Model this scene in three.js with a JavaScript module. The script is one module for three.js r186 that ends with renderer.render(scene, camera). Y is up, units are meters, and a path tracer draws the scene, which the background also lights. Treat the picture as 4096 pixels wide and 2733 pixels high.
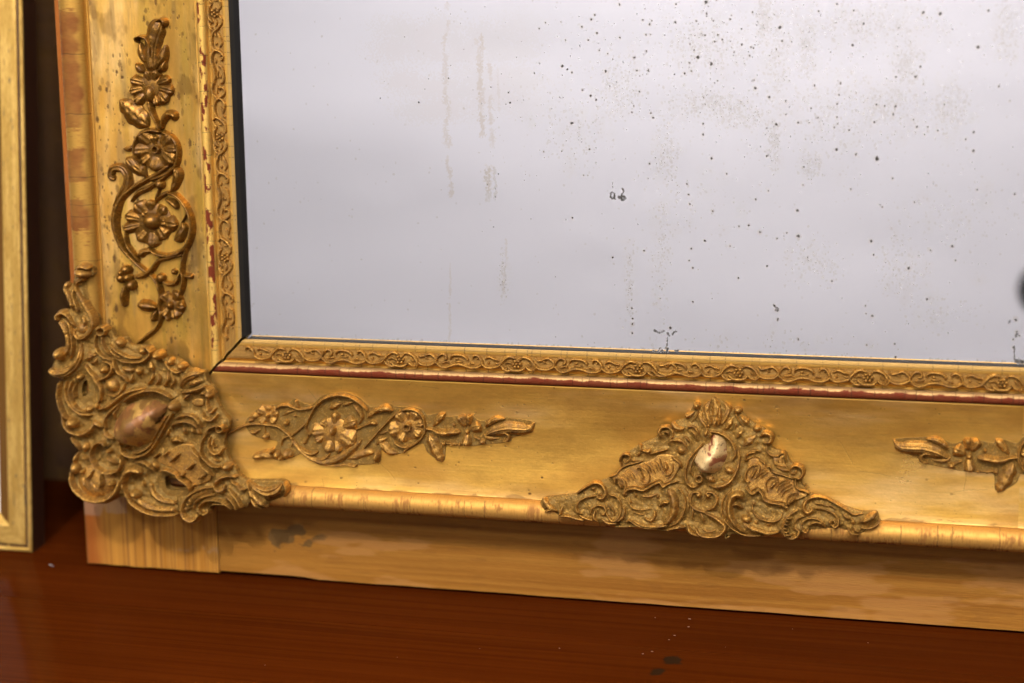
import * as THREE from 'three';
import { mergeGeometries } from 'three/addons/utils/BufferGeometryUtils.js';

// ------------------------------------------------------------------ camera, light, exposure
const scene = new THREE.Scene();
scene.background = new THREE.Color(0x000000);
const renderer = new THREE.WebGLRenderer({ antialias: true });
renderer.toneMapping = THREE.LinearToneMapping;
renderer.toneMappingExposure = 1.1;
renderer.shadowMap.enabled = true;

const LEAN = THREE.MathUtils.degToRad(4);           // the mirror leans back against the wall
const mirror = new THREE.Group();                   // its own axes: x along the rail, y up the stile, z out of the panel; origin at the inner corner
mirror.rotation.x = -LEAN;
mirror.position.set(0, 0.0016, 0).sub(new THREE.Vector3(0, -0.202, -0.030).applyEuler(mirror.rotation));
mirror.updateMatrixWorld(true);

const camera = new THREE.PerspectiveCamera(23.74, 1024 / 683, 0.05, 14);
camera.position.set(0.4995, 0.226, 1.150).applyMatrix4(mirror.matrixWorld);
{ // view direction and roll, given in the mirror's axes
  const q = new THREE.Matrix4().makeBasis(new THREE.Vector3(0.97119, -0.00917, -0.23813), new THREE.Vector3(-0.0347, 0.98317, -0.17936), new THREE.Vector3(0.23577, 0.18245, 0.95453));
  camera.quaternion.setFromRotationMatrix(new THREE.Matrix4().extractRotation(mirror.matrixWorld).multiply(q));
}
camera.focus = 1.2;
camera.userData.fStop = 2.8;

// two lamps hang above the mirror; a third is added to even the sheet
const LAMPS = [
  { p: [0.02, 2.15, 1.86], c: 0xfff0e2, i: 11, r: 0.055, label: 'glowing warm lamp bulb hanging above the gilt mirror, outside the picture' },
  { p: [1.00, 2.10, 1.90], c: 0xfaf4f2, i: 10, r: 0.20, label: 'glowing pale lamp hanging above the right end of the mirror, enlarged to a globe for soft fill light, outside the picture' },  // globe enlarged to give soft fill light
  { p: [-1.35, 1.75, 2.35], c: 0xfaf6f4, i: 5.5, r: 0.16, label: 'glowing pale globe lamp added out of view to even the light on the white sheet' },
];

// ------------------------------------------------------------------ helpers
const MM = 0.001;
let seed = 7;
const rnd = () => { seed = (seed * 1664525 + 1013904223) >>> 0; return seed / 4294967296; };
const clamp = (x, a = 0, b = 1) => Math.min(b, Math.max(a, x)), mix = (a, b, t) => a + (b - a) * t;
const sst = (a, b, x) => { const t = clamp((x - a) / (b - a)); return t * t * (3 - 2 * t); };
function hash(x, y) { let h = Math.imul(x, 374761393) + Math.imul(y, 668265263); h = Math.imul(h ^ (h >>> 13), 1274126177); return ((h ^ (h >>> 16)) >>> 0) / 4294967296; }
function vn(x, y) {
  const i = Math.floor(x), j = Math.floor(y); let u = x - i, v = y - j; u = u * u * (3 - 2 * u); v = v * v * (3 - 2 * v);
  return mix(mix(hash(i, j), hash(i + 1, j), u), mix(hash(i, j + 1), hash(i + 1, j + 1), u), v);
}
function fbm(x, y, n = 4) { let s = 0, a = 0.5, t = 0; for (let k = 0; k < n; k++) { s += a * vn(x, y); t += a; x = x * 2.03 + 17.1; y = y * 2.03 + 9.7; a *= 0.5; } return s / t; }
const lin2s = (c) => (c <= 0.0031308 ? 12.92 * c : 1.055 * Math.pow(c, 1 / 2.4) - 0.055);
const LUT = new Uint8Array(4097); for (let i = 0; i <= 4096; i++) LUT[i] = Math.round(255 * lin2s(i / 4096));
// fn(x, y) in pixels -> { c: [r,g,b] linear, r: roughness, m: metalness, b: bump 0..1 }
function makeMaps(w, h, fn, want = 'crb') {
  const A = want.includes('c') && new Uint8Array(w * h * 4), O = want.includes('r') && new Uint8Array(w * h * 4), B = want.includes('b') && new Uint8Array(w * h * 4);
  for (let y = 0, k = 0; y < h; y++) for (let x = 0; x < w; x++, k += 4) {
    const s = fn(x, y);
    if (A) { for (let q = 0; q < 3; q++) A[k + q] = LUT[Math.round(clamp(s.c[q]) * 4096)]; A[k + 3] = 255; }
    if (O) { O[k] = 255; O[k + 1] = clamp(s.r) * 255; O[k + 2] = clamp(s.m) * 255; O[k + 3] = 255; }
    if (B) { B[k] = B[k + 1] = B[k + 2] = clamp(s.b) * 255; B[k + 3] = 255; }
  }
  const tx = (d, srgb) => { if (!d) return null; const t = new THREE.DataTexture(d, w, h, THREE.RGBAFormat); t.wrapS = t.wrapT = THREE.RepeatWrapping; t.magFilter = THREE.LinearFilter; t.minFilter = THREE.LinearMipmapLinearFilter; t.generateMipmaps = true; if (srgb) t.colorSpace = THREE.SRGBColorSpace; t.needsUpdate = true; return t; };
  return { map: tx(A, true), orm: tx(O), bump: tx(B) };
}
function matFrom(t, o = {}) {
  const m = new THREE.MeshPhysicalMaterial({ color: 0xffffff, roughness: 1, metalness: 1, ...o });
  if (t.map) m.map = t.map;
  if (t.orm) { m.roughnessMap = t.orm; m.metalnessMap = t.orm; }
  if (t.bump) m.bumpMap = t.bump;
  return m;
}
const plain = (r, g, b, rough = 0.6, metal = 0, o = {}) => new THREE.MeshPhysicalMaterial({ color: new THREE.Color().setRGB(r, g, b), roughness: rough, metalness: metal, ...o });
const used = new Map();
function numbered(n) { const k = used.get(n) ?? 0; used.set(n, k + 1); return k ? `${n}_${String(k).padStart(3, '0')}` : n; }
function mesh(name, geo, m, parent) { const o = new THREE.Mesh(geo, m); o.name = name; o.castShadow = o.receiveShadow = true; parent.add(o); return o; }
function group(name, parent) { const o = new THREE.Group(); o.name = name; parent.add(o); return o; }
function tag(o, label, category, extra = {}) { Object.assign(o.userData, { label, category, ...extra }); return o; }
function geoFrom(pos, uv, idx) {
  const g = new THREE.BufferGeometry();
  g.setAttribute('position', new THREE.Float32BufferAttribute(pos, 3)); g.setAttribute('uv', new THREE.Float32BufferAttribute(uv, 2)); g.setIndex(idx);
  g.computeVertexNormals(); return g;
}

// ------------------------------------------------------------------ textures
const GOLD = [0.715, 0.415, 0.082], PALE = [0.86, 0.58, 0.23], BOLE = [0.125, 0.022, 0.007], BROWN = [0.16, 0.072, 0.014], TAUPE = [0.17, 0.100, 0.034], OLIVE = [0.50, 0.34, 0.055];
const mix3 = (a, b, t) => [mix(a[0], b[0], t), mix(a[1], b[1], t), mix(a[2], b[2], t)];
// gilt panel, 720 mm along by 87 mm across
function panelMaps(sd, left) {
  const W = 2048, H = 256, px = 720 / W, py = 87 / H;
  const specks = []; let s0 = seed; seed = sd * 991 + 5;
  const n = left ? 1700 : 480;
  for (let i = 0; i < n; i++) { const x = rnd() * 720, y = 1 + rnd() * 85; if (vn(x * 0.02 + sd, y * 0.03) > (left ? 0.36 : 0.45)) specks.push([x, y, (left ? 0.42 : 0.24) + Math.pow(rnd(), 4) * (left ? 1.3 : 0.8), 1 + rnd() * (left ? 1.6 : 0.8), 0.35 + 0.65 * rnd()]); }
  const D = new Float32Array(W * H);
  for (const [x, y, r, e, a] of specks) { const cx = x / px, cy = y / py, rx = r * e / px, ry = r / py, R = Math.ceil(Math.max(rx, ry)) + 2;
    for (let j = -R; j <= R; j++) for (let i = -R; i <= R; i++) { const X = Math.round(cx) + i, Y = Math.round(cy) + j; if (X < 0 || Y < 0 || X >= W || Y >= H) continue; const d = Math.hypot((X - cx) / rx, (Y - cy) / ry) + 0.5 * (vn(X * 0.7, Y * 0.7) - 0.5); D[Y * W + X] = Math.max(D[Y * W + X], a * sst(1.2, 0.6, d)); } }
  // fine scratches
  for (let i = 0; i < 40; i++) { let x = rnd() * W, y = rnd() * H, a = left ? (rnd() - 0.5) * 0.3 : (rnd() < 0.6 ? (rnd() - 0.5) * 0.2 : 0.6 + rnd()), L = 10 + rnd() * 60; for (let k = 0; k < L; k++) { const X = Math.round(x), Y = Math.round(y); if (X >= 0 && Y >= 0 && X < W && Y < H) D[Y * W + X] = Math.max(D[Y * W + X], 0.4); x += Math.cos(a); y += Math.sin(a) * px / py; a += (rnd() - 0.5) * 0.1; } }
  seed = s0;
  return makeMaps(W, H, (x, y) => {
    const X = x * px, Y = y * py;
    const st = fbm(X * 0.025 + sd * 7, Y * 0.16, 3), bl = fbm(X * 0.022 + sd * 3, Y * 0.045 + 4, 4), fi = fbm(X * 0.5, Y * 1.1 + sd, 3), br = fbm(X * 0.03, Y * 0.9 + sd * 11, 2), gl = fbm(X * 0.011 + sd * 9, Y * 0.035 + 2, 3);
    let c = mix3(GOLD, PALE, sst(0.15, 0.95, st) * 0.8 * sst(0.38, 0.6, fbm(X * 0.008 + sd * 2, Y * 0.03, 3)));  // gold streaked paler; the broad pale patches paint in lamp glare
    c = mix3(c, OLIVE, (left ? 0.5 : 0.08) * sst(0.5, 0.72, fbm(X * 0.012 + sd, Y * 0.09 + 31, 3)));
    c = mix3(c, [0.40, 0.200, 0.036], 0.6 * sst(0.38, 0.80, bl)); c = mix3(c, [0.34, 0.18, 0.04], 0.22 * sst(0.45, 0.85, fbm(X * 0.07 + 70, Y * 0.16 + sd, 4)));
    if (left) { c = mix3(c, [0.30, 0.20, 0.085], 0.5 * sst(0.50, 0.72, fbm(X * 0.018 + 55, Y * 0.16 + 3, 4))); c = mix3(c, [0.17, 0.085, 0.024], 0.5 * sst(0.58, 0.74, fbm(X * 0.045 + 12, Y * 0.08 + 60, 4))); }
    const wash = sst(0.70, 0.86, 0.75 * fbm(X * 0.09 + 5, Y * 0.3 + sd, 4) + 0.42 * sst(82, 86, Y + 5 * (fbm(X * 0.09, sd, 3) - 0.5)) + (left ? 0.08 : 0) * sst(110, 60, X)); // brown toning wash left by the gilder, ragged edge
    c = mix3(c, TAUPE, wash * 0.6);
    const v = 0.88 + 0.13 * (fi - 0.5) + 0.12 * (br - 0.5); c = c.map((q) => q * (v + 0.06));
    const d = D[y * W + x]; c = mix3(c, [0.045, 0.018, 0.006], d * 0.92);
    return { c, r: 0.36 + 0.30 * (bl - 0.40) + 0.26 * (0.5 - gl) + 0.06 * fi + 0.35 * wash + 0.2 * d, m: 0.80 - 0.55 * wash - 0.6 * d, b: 0.5 + 0.16 * (fi - 0.5) + 0.12 * (br - 0.5) - 0.35 * d };
  });
}
// worn bole-and-gold moulding, 720 mm along; v runs across it. wear(v, n) -> 0 gold .. 1 bare bole
function beadMaps(sd, wear, sp, tone) {
  const W = 2048, H = 48, px = 720 / W;
  const cr = []; const s0 = seed; seed = sd * 77 + 3; let q = 0; while (q < 720) { q += sp * (0.25 + 1.5 * rnd()); cr.push([q, rnd() * 0.3, 0.55 + rnd() * 0.45, 0.12 + rnd() * 0.3]); } seed = s0;
  const C = new Float32Array(W * H);
  for (const [x, a, b, w] of cr) for (let y = 0; y < H; y++) { const v = y / H; if (v < a || v > b) continue; const cx = (x + (vn(v * 9, x) - 0.5) * 0.8) / px; for (let i = -1; i <= 1; i++) { const X = Math.round(cx) + i; if (X >= 0 && X < W) C[y * W + X] = Math.max(C[y * W + X], clamp(1 - Math.abs(X - cx) * px / (w + 0.18))); } }
  return makeMaps(W, H, (x, y) => {
    const X = x * px, v = y / (H - 1), n = fbm(X * 0.11 + sd * 5, v * 3 + sd, 4), f = fbm(X * 1.1, v * 14 + sd, 3), g = fbm(X * 0.9 + 40, v * 2.5 + sd, 3);
    let w = clamp(wear(v, n, f, X, g));
    let c = mix3(tone, BOLE, w); c = mix3(c, BROWN, 0.25 * sst(0.5, 0.8, f) * (1 - w)); c = c.map((k) => k * (0.82 + 0.36 * f));
    const d = C[y * W + x]; c = mix3(c, [0.03, 0.012, 0.006], d * 0.8);
    return { c, r: 0.60 + 0.12 * w + 0.25 * (f - 0.4), m: clamp(0.76 - 0.77 * w - 0.6 * d), b: 0.5 + 0.3 * (f - 0.5) - 0.45 * d - 0.08 * w };
  });
}
// cast composition ornament, tile of 128 mm
const ornT = makeMaps(1024, 1024, (x, y) => {
  const X = x / 8, Y = y / 8, a = fbm(X * 0.25, Y * 0.25, 4), f = fbm(X * 1.7 + 9, Y * 1.7, 3), g = vn(X * 5, Y * 5);
  let c = mix3([0.33, 0.172, 0.034], [0.54, 0.305, 0.068], sst(0.42, 0.66, f)); c = mix3(c, [0.19, 0.090, 0.018], 0.7 * sst(0.50, 0.68, a)); c = mix3(c, TAUPE, 0.35 * sst(0.55, 0.75, vn(X * 0.6 + 3, Y * 0.6)));
  c = c.map((q) => q * (0.86 + 0.28 * g));
  return { c, r: 0.38 + 0.24 * a + 0.14 * (g - 0.5), m: 0.70 - 0.3 * sst(0.5, 0.7, a), b: 0.5 + 0.5 * (f - 0.5) + 0.28 * (g - 0.5) };
});
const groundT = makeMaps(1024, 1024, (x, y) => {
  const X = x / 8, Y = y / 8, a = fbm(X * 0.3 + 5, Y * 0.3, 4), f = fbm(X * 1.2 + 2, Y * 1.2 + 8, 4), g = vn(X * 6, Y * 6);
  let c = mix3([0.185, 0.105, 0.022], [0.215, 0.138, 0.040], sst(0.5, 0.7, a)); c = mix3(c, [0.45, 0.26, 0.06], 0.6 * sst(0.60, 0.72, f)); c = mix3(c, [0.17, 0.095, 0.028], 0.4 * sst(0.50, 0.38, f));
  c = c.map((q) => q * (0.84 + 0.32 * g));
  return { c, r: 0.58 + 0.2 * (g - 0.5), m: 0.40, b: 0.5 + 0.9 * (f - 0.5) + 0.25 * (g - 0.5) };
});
const eggT = makeMaps(512, 512, (x, y) => { // planar, 128 mm tile; worn to red bole in torn patches
  const X = x / 4, Y = y / 4, a = fbm(X * 0.17 + 3, Y * 0.14 + 1, 5), f = fbm(X * 0.8, Y * 0.8, 3), g = vn(X * 2.2, Y * 2.2), s = fbm(X * 0.16 + Y * 0.08, Y * 0.05 - X * 0.02, 4);
  const w = sst(0.47, 0.53, 0.85 * a + 0.15 * s + 0.12 * (f - 0.5)); let c = mix3([0.44, 0.26, 0.065], [0.19, 0.046, 0.018], w * 0.7); c = mix3(c, [0.13, 0.055, 0.012], 0.7 * sst(0.52, 0.60, fbm(X * 0.11 + 40, Y * 0.11, 4))); const d = sst(0.80, 0.9, g); c = mix3(c, [0.05, 0.02, 0.01], 0.6 * d); c = c.map((q) => q * (0.85 + 0.3 * f));
  return { c, r: 0.46 + 0.12 * f, m: 0.35 - 0.3 * w, b: 0.5 + 0.3 * (f - 0.5) - 0.3 * d };
});
const egg2T = makeMaps(512, 512, (x, y) => {
  const X = x / 4, Y = y / 4, f = fbm(X * 0.8, Y * 0.8, 3), g = vn(X * 1.5 + 7, Y * 1.5), a = fbm(X * 0.12 + 30, Y * 0.12, 3);
  const w = sst(0.64, 0.67, a + 0.15 * (f - 0.5)); let c = mix3([0.62, 0.45, 0.21], [0.20, 0.03, 0.012], w * 0.9); c = mix3(c, [0.40, 0.24, 0.085], 0.4 * sst(0.5, 0.66, fbm(X * 0.25, Y * 0.25 + 8, 3))); const d = sst(0.82, 0.92, g); c = mix3(c, [0.05, 0.02, 0.01], 0.7 * d); c = c.map((q) => q * (0.88 + 0.24 * f));
  return { c, r: 0.46 + 0.14 * f, m: 0.2 - 0.2 * w, b: 0.5 + 0.25 * (f - 0.5) - 0.4 * d };
});
function woodMaps(W, H, wmm, hmm, vertical, A, B, extra) {
  return makeMaps(W, H, (x, y) => {
    const X = x / W * wmm, Y = y / H * hmm, s = vertical ? Y : X, t = vertical ? X : Y;
    const wob = 5 * fbm(s * 0.006, t * 0.02 + 3, 3), ring = fbm(s * 0.0025 + 4, (t + wob) * 0.35, 3), fine = fbm(s * 0.03, t * 2.4, 4), pore = vn(s * 0.25, t * 6), big = fbm(s * 0.008 + 8, t * 0.03, 3);
    let c = mix3(A, B, clamp(1.7 * (ring - 0.3))); c = c.map((q) => q * (0.80 + 0.28 * fine + 0.22 * (big - 0.3) + 0.10 * (pore - 0.5)));
    const o = { c, r: 0.55 + 0.15 * (fine - 0.5), m: 0, b: 0.5 + 0.35 * (fine - 0.5) + 0.35 * (pore - 0.5) };
    if (extra) extra(o, X, Y, ring);
    return o;
  });
}
const stileWood = woodMaps(512, 1024, 119, 622, true, [0.44, 0.21, 0.036], [0.31, 0.127, 0.017], (o, X, Y) => {
  const redden = sst(26, 8, X + 12 * (fbm(Y * 0.02, X * 0.1, 3) - 0.5)); o.c = mix3(o.c, [0.24, 0.055, 0.010], 0.75 * redden);                     // resinous heartwood along the outer edge
  const line = sst(0.72, 0.80, vn(X * 0.85, Y * 0.004 + 2)); o.c = mix3(o.c, [0.16, 0.06, 0.018], 0.6 * line);
  const greyPatch = sst(0.56, 0.66, fbm(X * 0.05 + 3, Y * 0.05 + 9, 4) + 0.42 * sst(18, 6, Math.abs(Y - 54)) * sst(60, 30, X) - 0.18); o.c = mix3(o.c, [0.36, 0.27, 0.19], 0.4 * greyPatch);  // greyer patches, mostly in a band low at the left
});
const railWood = woodMaps(2048, 256, 740, 110, false, [0.30, 0.136, 0.022], [0.21, 0.082, 0.011], (o, X, Y) => {
  const st1 = sst(0.5, 0.66, 1.5 * fbm(X * 0.10, Y * 0.14 + 2, 5) + 0.8 * sst(26, 2, Math.hypot((X - 62) * 0.5, (Y - 38) * 1.2)) - 0.80); o.c = mix3(o.c, [0.075, 0.050, 0.020], 0.72 * st1); // old spill stain
  const pale = sst(0.54, 0.66, fbm(X * 0.018 + 20, Y * 0.08, 4) + (Y < 40 ? 0.04 : -0.03)); o.c = mix3(o.c, [0.40, 0.20, 0.065], 0.4 * pale);
  const dk = sst(0.8, 0.86, vn(X * 0.05 + 8, Y * 0.3)); o.c = mix3(o.c, [0.12, 0.05, 0.014], 0.15 * dk);
});
const tableWood = woodMaps(2048, 512, 1100, 275, false, [0.060, 0.0118, 0.0013], [0.042, 0.0074, 0.0008], (o, X, Y) => { o.r = 0.36 + 0.14 * (fbm(X * 0.03, Y * 0.06, 3) - 0.4); o.b = 0.5 + (o.b - 0.5) * 0.4; });
const tableWood2 = woodMaps(2048, 512, 1100, 275, false, [0.062, 0.0122, 0.0013], [0.041, 0.0074, 0.0008], (o, X, Y) => {
  o.r = 0.36 + 0.14 * (fbm(X * 0.03 + 9, Y * 0.06, 3) - 0.4); o.b = 0.5 + (o.b - 0.5) * 0.4;
  const X0 = X - 340, Y0 = Y; // dark ink-like stains in the varnish
  for (const [a, b, r] of [[345, 18, 9], [336, 38, 7], [574 , -9, 9]]) { const d = Math.hypot(X - 340 - a, (Y - b) * 1.1) + 9 * (fbm(X * 0.16, Y * 0.2, 3) - 0.5); o.c = mix3(o.c, [0.018, 0.010, 0.004], 0.9 * sst(r, r - 3, d)); }
});
// silvered glass, 700 x 450 mm: foxing where the silver has gone
const FW = 2048, FH = 1316, FS = FW / 700;
const fox = new Float32Array(FW * FH), fog = new Float32Array(FW * FH), tan = new Float32Array(FW * FH);
function stamp(A, x, y, rx, ry, a, jag = 0.5) { const cx = (x + 20) * FS, cy = (y + 20) * FS; rx *= FS; ry *= FS; const R = Math.ceil(Math.max(rx, ry) * 1.6) + 1;
  for (let j = -R; j <= R; j++) for (let i = -R; i <= R; i++) { const X = Math.round(cx) + i, Y = Math.round(cy) + j; if (X < 0 || Y < 0 || X >= FW || Y >= FH) continue; const d = Math.hypot((X - cx) / rx, (Y - cy) / ry) + jag * (fbm(X * 0.35 + 3, Y * 0.35, 2) - 0.5) * 1.6; const k = Y * FW + X; A[k] = Math.max(A[k], a * sst(1.25, 0.7, d)); } }
{
  const gauss = () => (rnd() + rnd() + rnd() + rnd() - 2) * 1.0;
  const e = (x, y, r) => { r *= 0.86; stamp(fox, x, y, r * (0.7 + 0.6 * rnd()), r * (0.8 + 0.6 * rnd()), 1, 0.8); stamp(tan, x, y, r * 2.2, r * 2.4, 0.25); };
  const l = (P, r) => { for (let i = 0; i + 1 < P.length; i++) { const n = Math.ceil(Math.hypot(P[i + 1][0] - P[i][0], P[i + 1][1] - P[i][1]) / (r * 0.5)) + 1; for (let k = 0; k <= n; k++) { const t = k / n; stamp(fox, mix(P[i][0], P[i + 1][0], t), mix(P[i][1], P[i + 1][1], t), r * (0.7 + 0.5 * rnd()), r * (0.7 + 0.5 * rnd()), 0.75 + 0.25 * rnd(), 0.9); } } };
  const c = (x, y, rx, ry, n) => { for (let i = 0; i < n * 2.2; i++) { const px = x + gauss() * rx * 0.8, py = y + gauss() * ry * 0.8, r = 0.3 + 0.45 * rnd(); stamp(fog, px, py, r * 1.2, r * (1.1 + 0.8 * rnd()), 0.12 + 0.34 * rnd(), 0.9); if (rnd() < 0.16) stamp(fox, px, py, 0.2 + 0.12 * rnd(), 0.24 + 0.14 * rnd(), 0.45 + 0.4 * rnd()); if (rnd() < 0.10) stamp(tan, px, py, 2 + 3 * rnd(), 3 + 5 * rnd(), 0.03 + 0.05 * rnd(), 1.3); } };
  e(293.4,250,0.8);e(354.8,250.4,1.2);e(362.1,252.2,0.7);
  e(445,247.9,0.8);e(456.4,243.4,0.8);e(432.6,243.4,0.6);
  e(502.6,241.4,1);e(513.8,240.5,1);e(545.2,242.2,0.7);
  e(275.6,242.8,0.7);e(273.1,239.6,0.8);e(266.3,234.5,0.8);
  e(235,233.6,0.6);e(251,238.1,0.4);e(239.6,237.7,0.6);
  e(310.2,238.9,0.7);e(315,235.9,0.7);e(316.6,238.2,0.6);
  e(333.3,237.2,0.7);e(333.7,249.4,0.7);e(348.2,237.8,0.7);
  e(355.4,242.5,0.7);e(372.7,241.3,0.6);e(372,238.5,0.7);
  e(360.2,237.6,0.6);e(387.4,243.3,0.6);e(463.1,234.6,0.8);
  e(444.7,235.4,0.6);e(505.5,238.1,0.6);e(351.9,229,0.8);
  e(354.5,227.7,0.7);e(347.3,227.7,0.6);e(363.7,227.9,0.7);
  e(366.5,224.7,0.8);e(361.4,223.3,0.6);e(346.8,217.5,0.6);
  e(349.6,212.5,1);e(343.8,221.9,0.6);e(343.6,208.9,0.7);
  e(359.3,208.1,1.2);e(340.3,201.3,1);e(345.2,202.9,0.6);
  e(304.2,212.5,1);e(312.9,217.1,0.6);e(315.8,228.5,0.6);
  e(312.5,228.6,0.7);e(293.8,226.6,0.7);e(277.2,230,0.6);
  e(270.9,225.2,0.7);e(254.5,225.2,0.7);e(285.1,215.5,0.7);
  e(278.9,217.9,0.6);e(251.9,207.1,0.8);e(259,202.6,0.7);
  e(266.8,189.8,0.7);e(272.5,185.8,0.7);e(276.6,182.9,0.7);
  e(283.6,203.2,1);e(314.5,203.4,0.8);e(306,203.4,0.6);
  e(304,178.6,0.6);e(302.8,174,0.6);e(258.9,166.3,1);
  e(316.2,173.4,0.7);e(318,170.1,0.7);e(308.1,188.7,0.6);
  e(363.7,196.1,0.6);e(354,184.3,0.6);e(355.4,179.8,0.6);
  e(353.8,166,0.7);e(353.9,158.5,0.8);e(380.3,221.1,0.6);
  e(386.7,219.4,0.7);e(388.4,218.6,0.6);e(385.7,213.4,0.8);
  e(375,216,0.6);e(385,181.7,0.7);e(380.5,181.4,0.7);
  e(389.2,196.6,0.8);e(390.1,191,1.1);e(399.9,184.8,1);
  e(408.2,223.2,0.7);e(406.4,232.7,1.1);e(399.7,213.3,0.6);
  e(404.4,217.7,0.6);e(406.1,213,0.6);e(411.5,182.2,0.7);
  e(411.8,172.9,0.6);e(405.4,165.8,1.1);e(420.4,167.2,0.8);
  e(428.1,167,0.7);e(434.1,170.4,0.7);e(429.1,177.1,0.6);
  e(431.1,192.8,0.7);e(448.8,194.1,0.7);e(447.9,186.3,0.6);
  e(446.8,180,0.6);e(447,171.1,0.6);e(447.6,166.4,0.6);
  e(445.3,163.9,0.6);e(455.6,161.8,0.7);e(456.3,220,0.8);
  e(459.6,187.4,0.6);e(486.1,178.4,1);e(485.1,173,0.7);
  e(479.2,178.6,0.6);e(473.6,179.5,0.6);e(472.4,167.5,0.7);
  e(498.7,169.3,0.6);e(501.2,164.4,0.8);e(502.1,205.2,0.7);
  e(499.1,198.5,0.7);e(485.9,198.2,0.6);e(504.4,193.5,0.6);
  e(539.6,218.2,0.8);e(518.9,179.8,0.6);e(539.1,160.9,0.7);
  e(533.9,156,0.7);e(539.4,148.2,0.7);e(506.4,159.2,0.6);
  e(515.2,162.1,0.6);e(508.6,164.3,0.6);e(447.3,148.3,0.8);
  e(460.7,145.2,0.8);e(475,142.5,1.1);e(486.1,129.1,0.7);
  e(424.8,123.6,0.7);e(425,135.9,0.6);e(399.1,143.5,0.7);
  e(371.1,130.8,0.7);e(360.3,141.9,0.8);e(271.8,147.6,0.7);
  e(237.9,145.4,0.6);e(251.2,145.8,0.4);e(267.4,128.7,0.6);
  e(400.7,119,0.7);e(392,113,0.6);e(457.9,120.8,0.7);
  e(421.2,105.4,0.8);e(361.3,104.2,0.8);e(258.9,97.5,0.7);
  e(479.7,108.8,0.6);e(501.5,112.6,0.6);e(567.6,119,0.7);
  e(542.8,121.8,0.6);e(380.4,93.4,0.6);e(387.3,94.3,0.7);
  e(395.4,89.7,1);e(422.4,87.4,1.1);e(414.3,89.4,0.6);
  e(407.5,85.3,0.6);e(356.1,82.8,0.7);e(346.5,76.9,0.7);
  e(374.2,79.3,0.7);e(312.1,74.6,0.7);e(289.1,69.2,0.6);
  e(347.5,62.8,0.6);e(345.1,68,0.6);e(472.7,84.8,1);
  e(527.9,82.4,0.8);e(513.3,79.2,0.7);e(530.5,72.4,0.6);
  e(499.2,66.2,1.1);e(474.8,75.2,0.6);e(429.2,72.4,0.7);
  e(400.9,65.4,0.6);e(380.7,56.3,0.7);e(446.7,55.8,0.7);
  e(512.4,44.8,0.7);e(348.1,38,0.7);e(470.3,38.9,0.6);
  e(475.3,31.6,0.8);e(470.9,33,0.6);e(406.6,36.9,0.8);
  e(408.4,34.1,1.1);e(409.1,27,0.8);e(303.7,20.1,1);
  e(303.7,13.5,0.8);e(323.8,39.7,0.7);e(424.1,13.1,0.7);
  e(471.9,10.6,0.7);e(491.4,12.1,0.6);e(492.3,2.5,0.6);
  e(572.3,32.1,1.1);e(573.4,23.2,1);e(575.1,20.8,0.7);
  e(571.4,18.2,0.6);e(571.6,12.5,0.7);e(331.6,18.4,1);
  e(344.1,115.8,0.6);e(345,108.9,0.6);e(342.9,123.4,0.6);
  e(315.6,137.5,0.6);e(561.7,181.9,0.6);e(554.1,191.8,0.6);
  e(211.8,188.1,0.7);e(212.9,180.9,0.6);e(303.3,32.1,0.6);
  e(303.8,24.4,0.6);e(302,46.6,0.4);e(303.1,38,0.4);
  e(323.8,48.8,0.4);l([[287.5,115.9],[288.5,116.9],[289.9,115.6],[290.2,112.9],[288.5,111.9],[287.2,113.6],[287.5,115.9]],0.6);l([[290.1,112.6],[290.7,111.6]],0.5);
  l([[296.1,119.4],[297,117.4],[295.8,115.4],[295.1,114]],0.6);l([[293.3,113.6],[295,112.3],[296.3,111.3],[297.7,112],[296.3,114],[295.3,112.7]],1);l([[289,124],[288.7,122.3]],0.3);
  l([[288.8,121.3],[289,119.8]],0.3);l([[320.3,16],[322.3,14.7],[324.4,14.4],[327.1,15.8]],0.8);l([[320.3,16.3],[321,15.1]],0.5);
  l([[333.4,13.3],[334.5,15.1],[336.2,15.8]],0.7);l([[329.5,14.6],[331.2,12.6]],0.7);l([[329.5,11.1],[329.5,4.6]],0.5);
  l([[328.5,3.2],[329.9,3.2],[329.2,-0.9]],0.8);l([[319.3,1.1],[321.1,-0.2],[322.4,0.2],[324.4,3]],0.7);l([[324.8,0.3],[325.8,1.4],[326.8,0.7]],0.7);
  l([[335.2,1.7],[337.7,1.5]],0.6);l([[407.2,36],[409.6,34.8],[408.9,32.7],[407.3,33.7],[407.9,35.4]],0.4);l([[567.8,29.5],[568.6,31.2]],0.5);
  l([[572.3,13.4],[572.8,3.6]],0.5);l([[573.5,22.4],[572.8,19.9]],0.8);l([[574.4,2.8],[579.3,2.5]],1.3);
  c(395.2,237.6,5.7,18,90);c(425,216.8,6.5,19.6,80);c(493.1,206.9,11.4,14.7,110);
  c(403.3,152.9,5.7,19.6,70);c(357.4,180.3,29.4,9.8,130);c(294.4,193.3,19.6,26.1,130);
  c(328,147.5,9.8,26.1,90);c(484.7,180.3,26.1,19.6,110);c(430.9,136.9,8.2,11.4,50);
  c(353.6,220.5,32.7,22.9,160);c(523.4,175.6,14.7,18,90);c(558.8,231.1,9.8,26.1,80);
  c(301.7,51.7,2.9,29.4,45);c(325.3,72.6,8.2,40.8,60);c(445.8,175.5,40.8,32.7,160);
  c(430.9,70,26.1,21.2,70);c(494.7,68.2,19.6,26.1,80);c(467.5,235.2,49,14.7,160);
  c(381.9,172.2,19.6,9.8,90);c(405.3,212.2,9.8,32.7,100);c(257.2,162,32.7,32.7,80);
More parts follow.
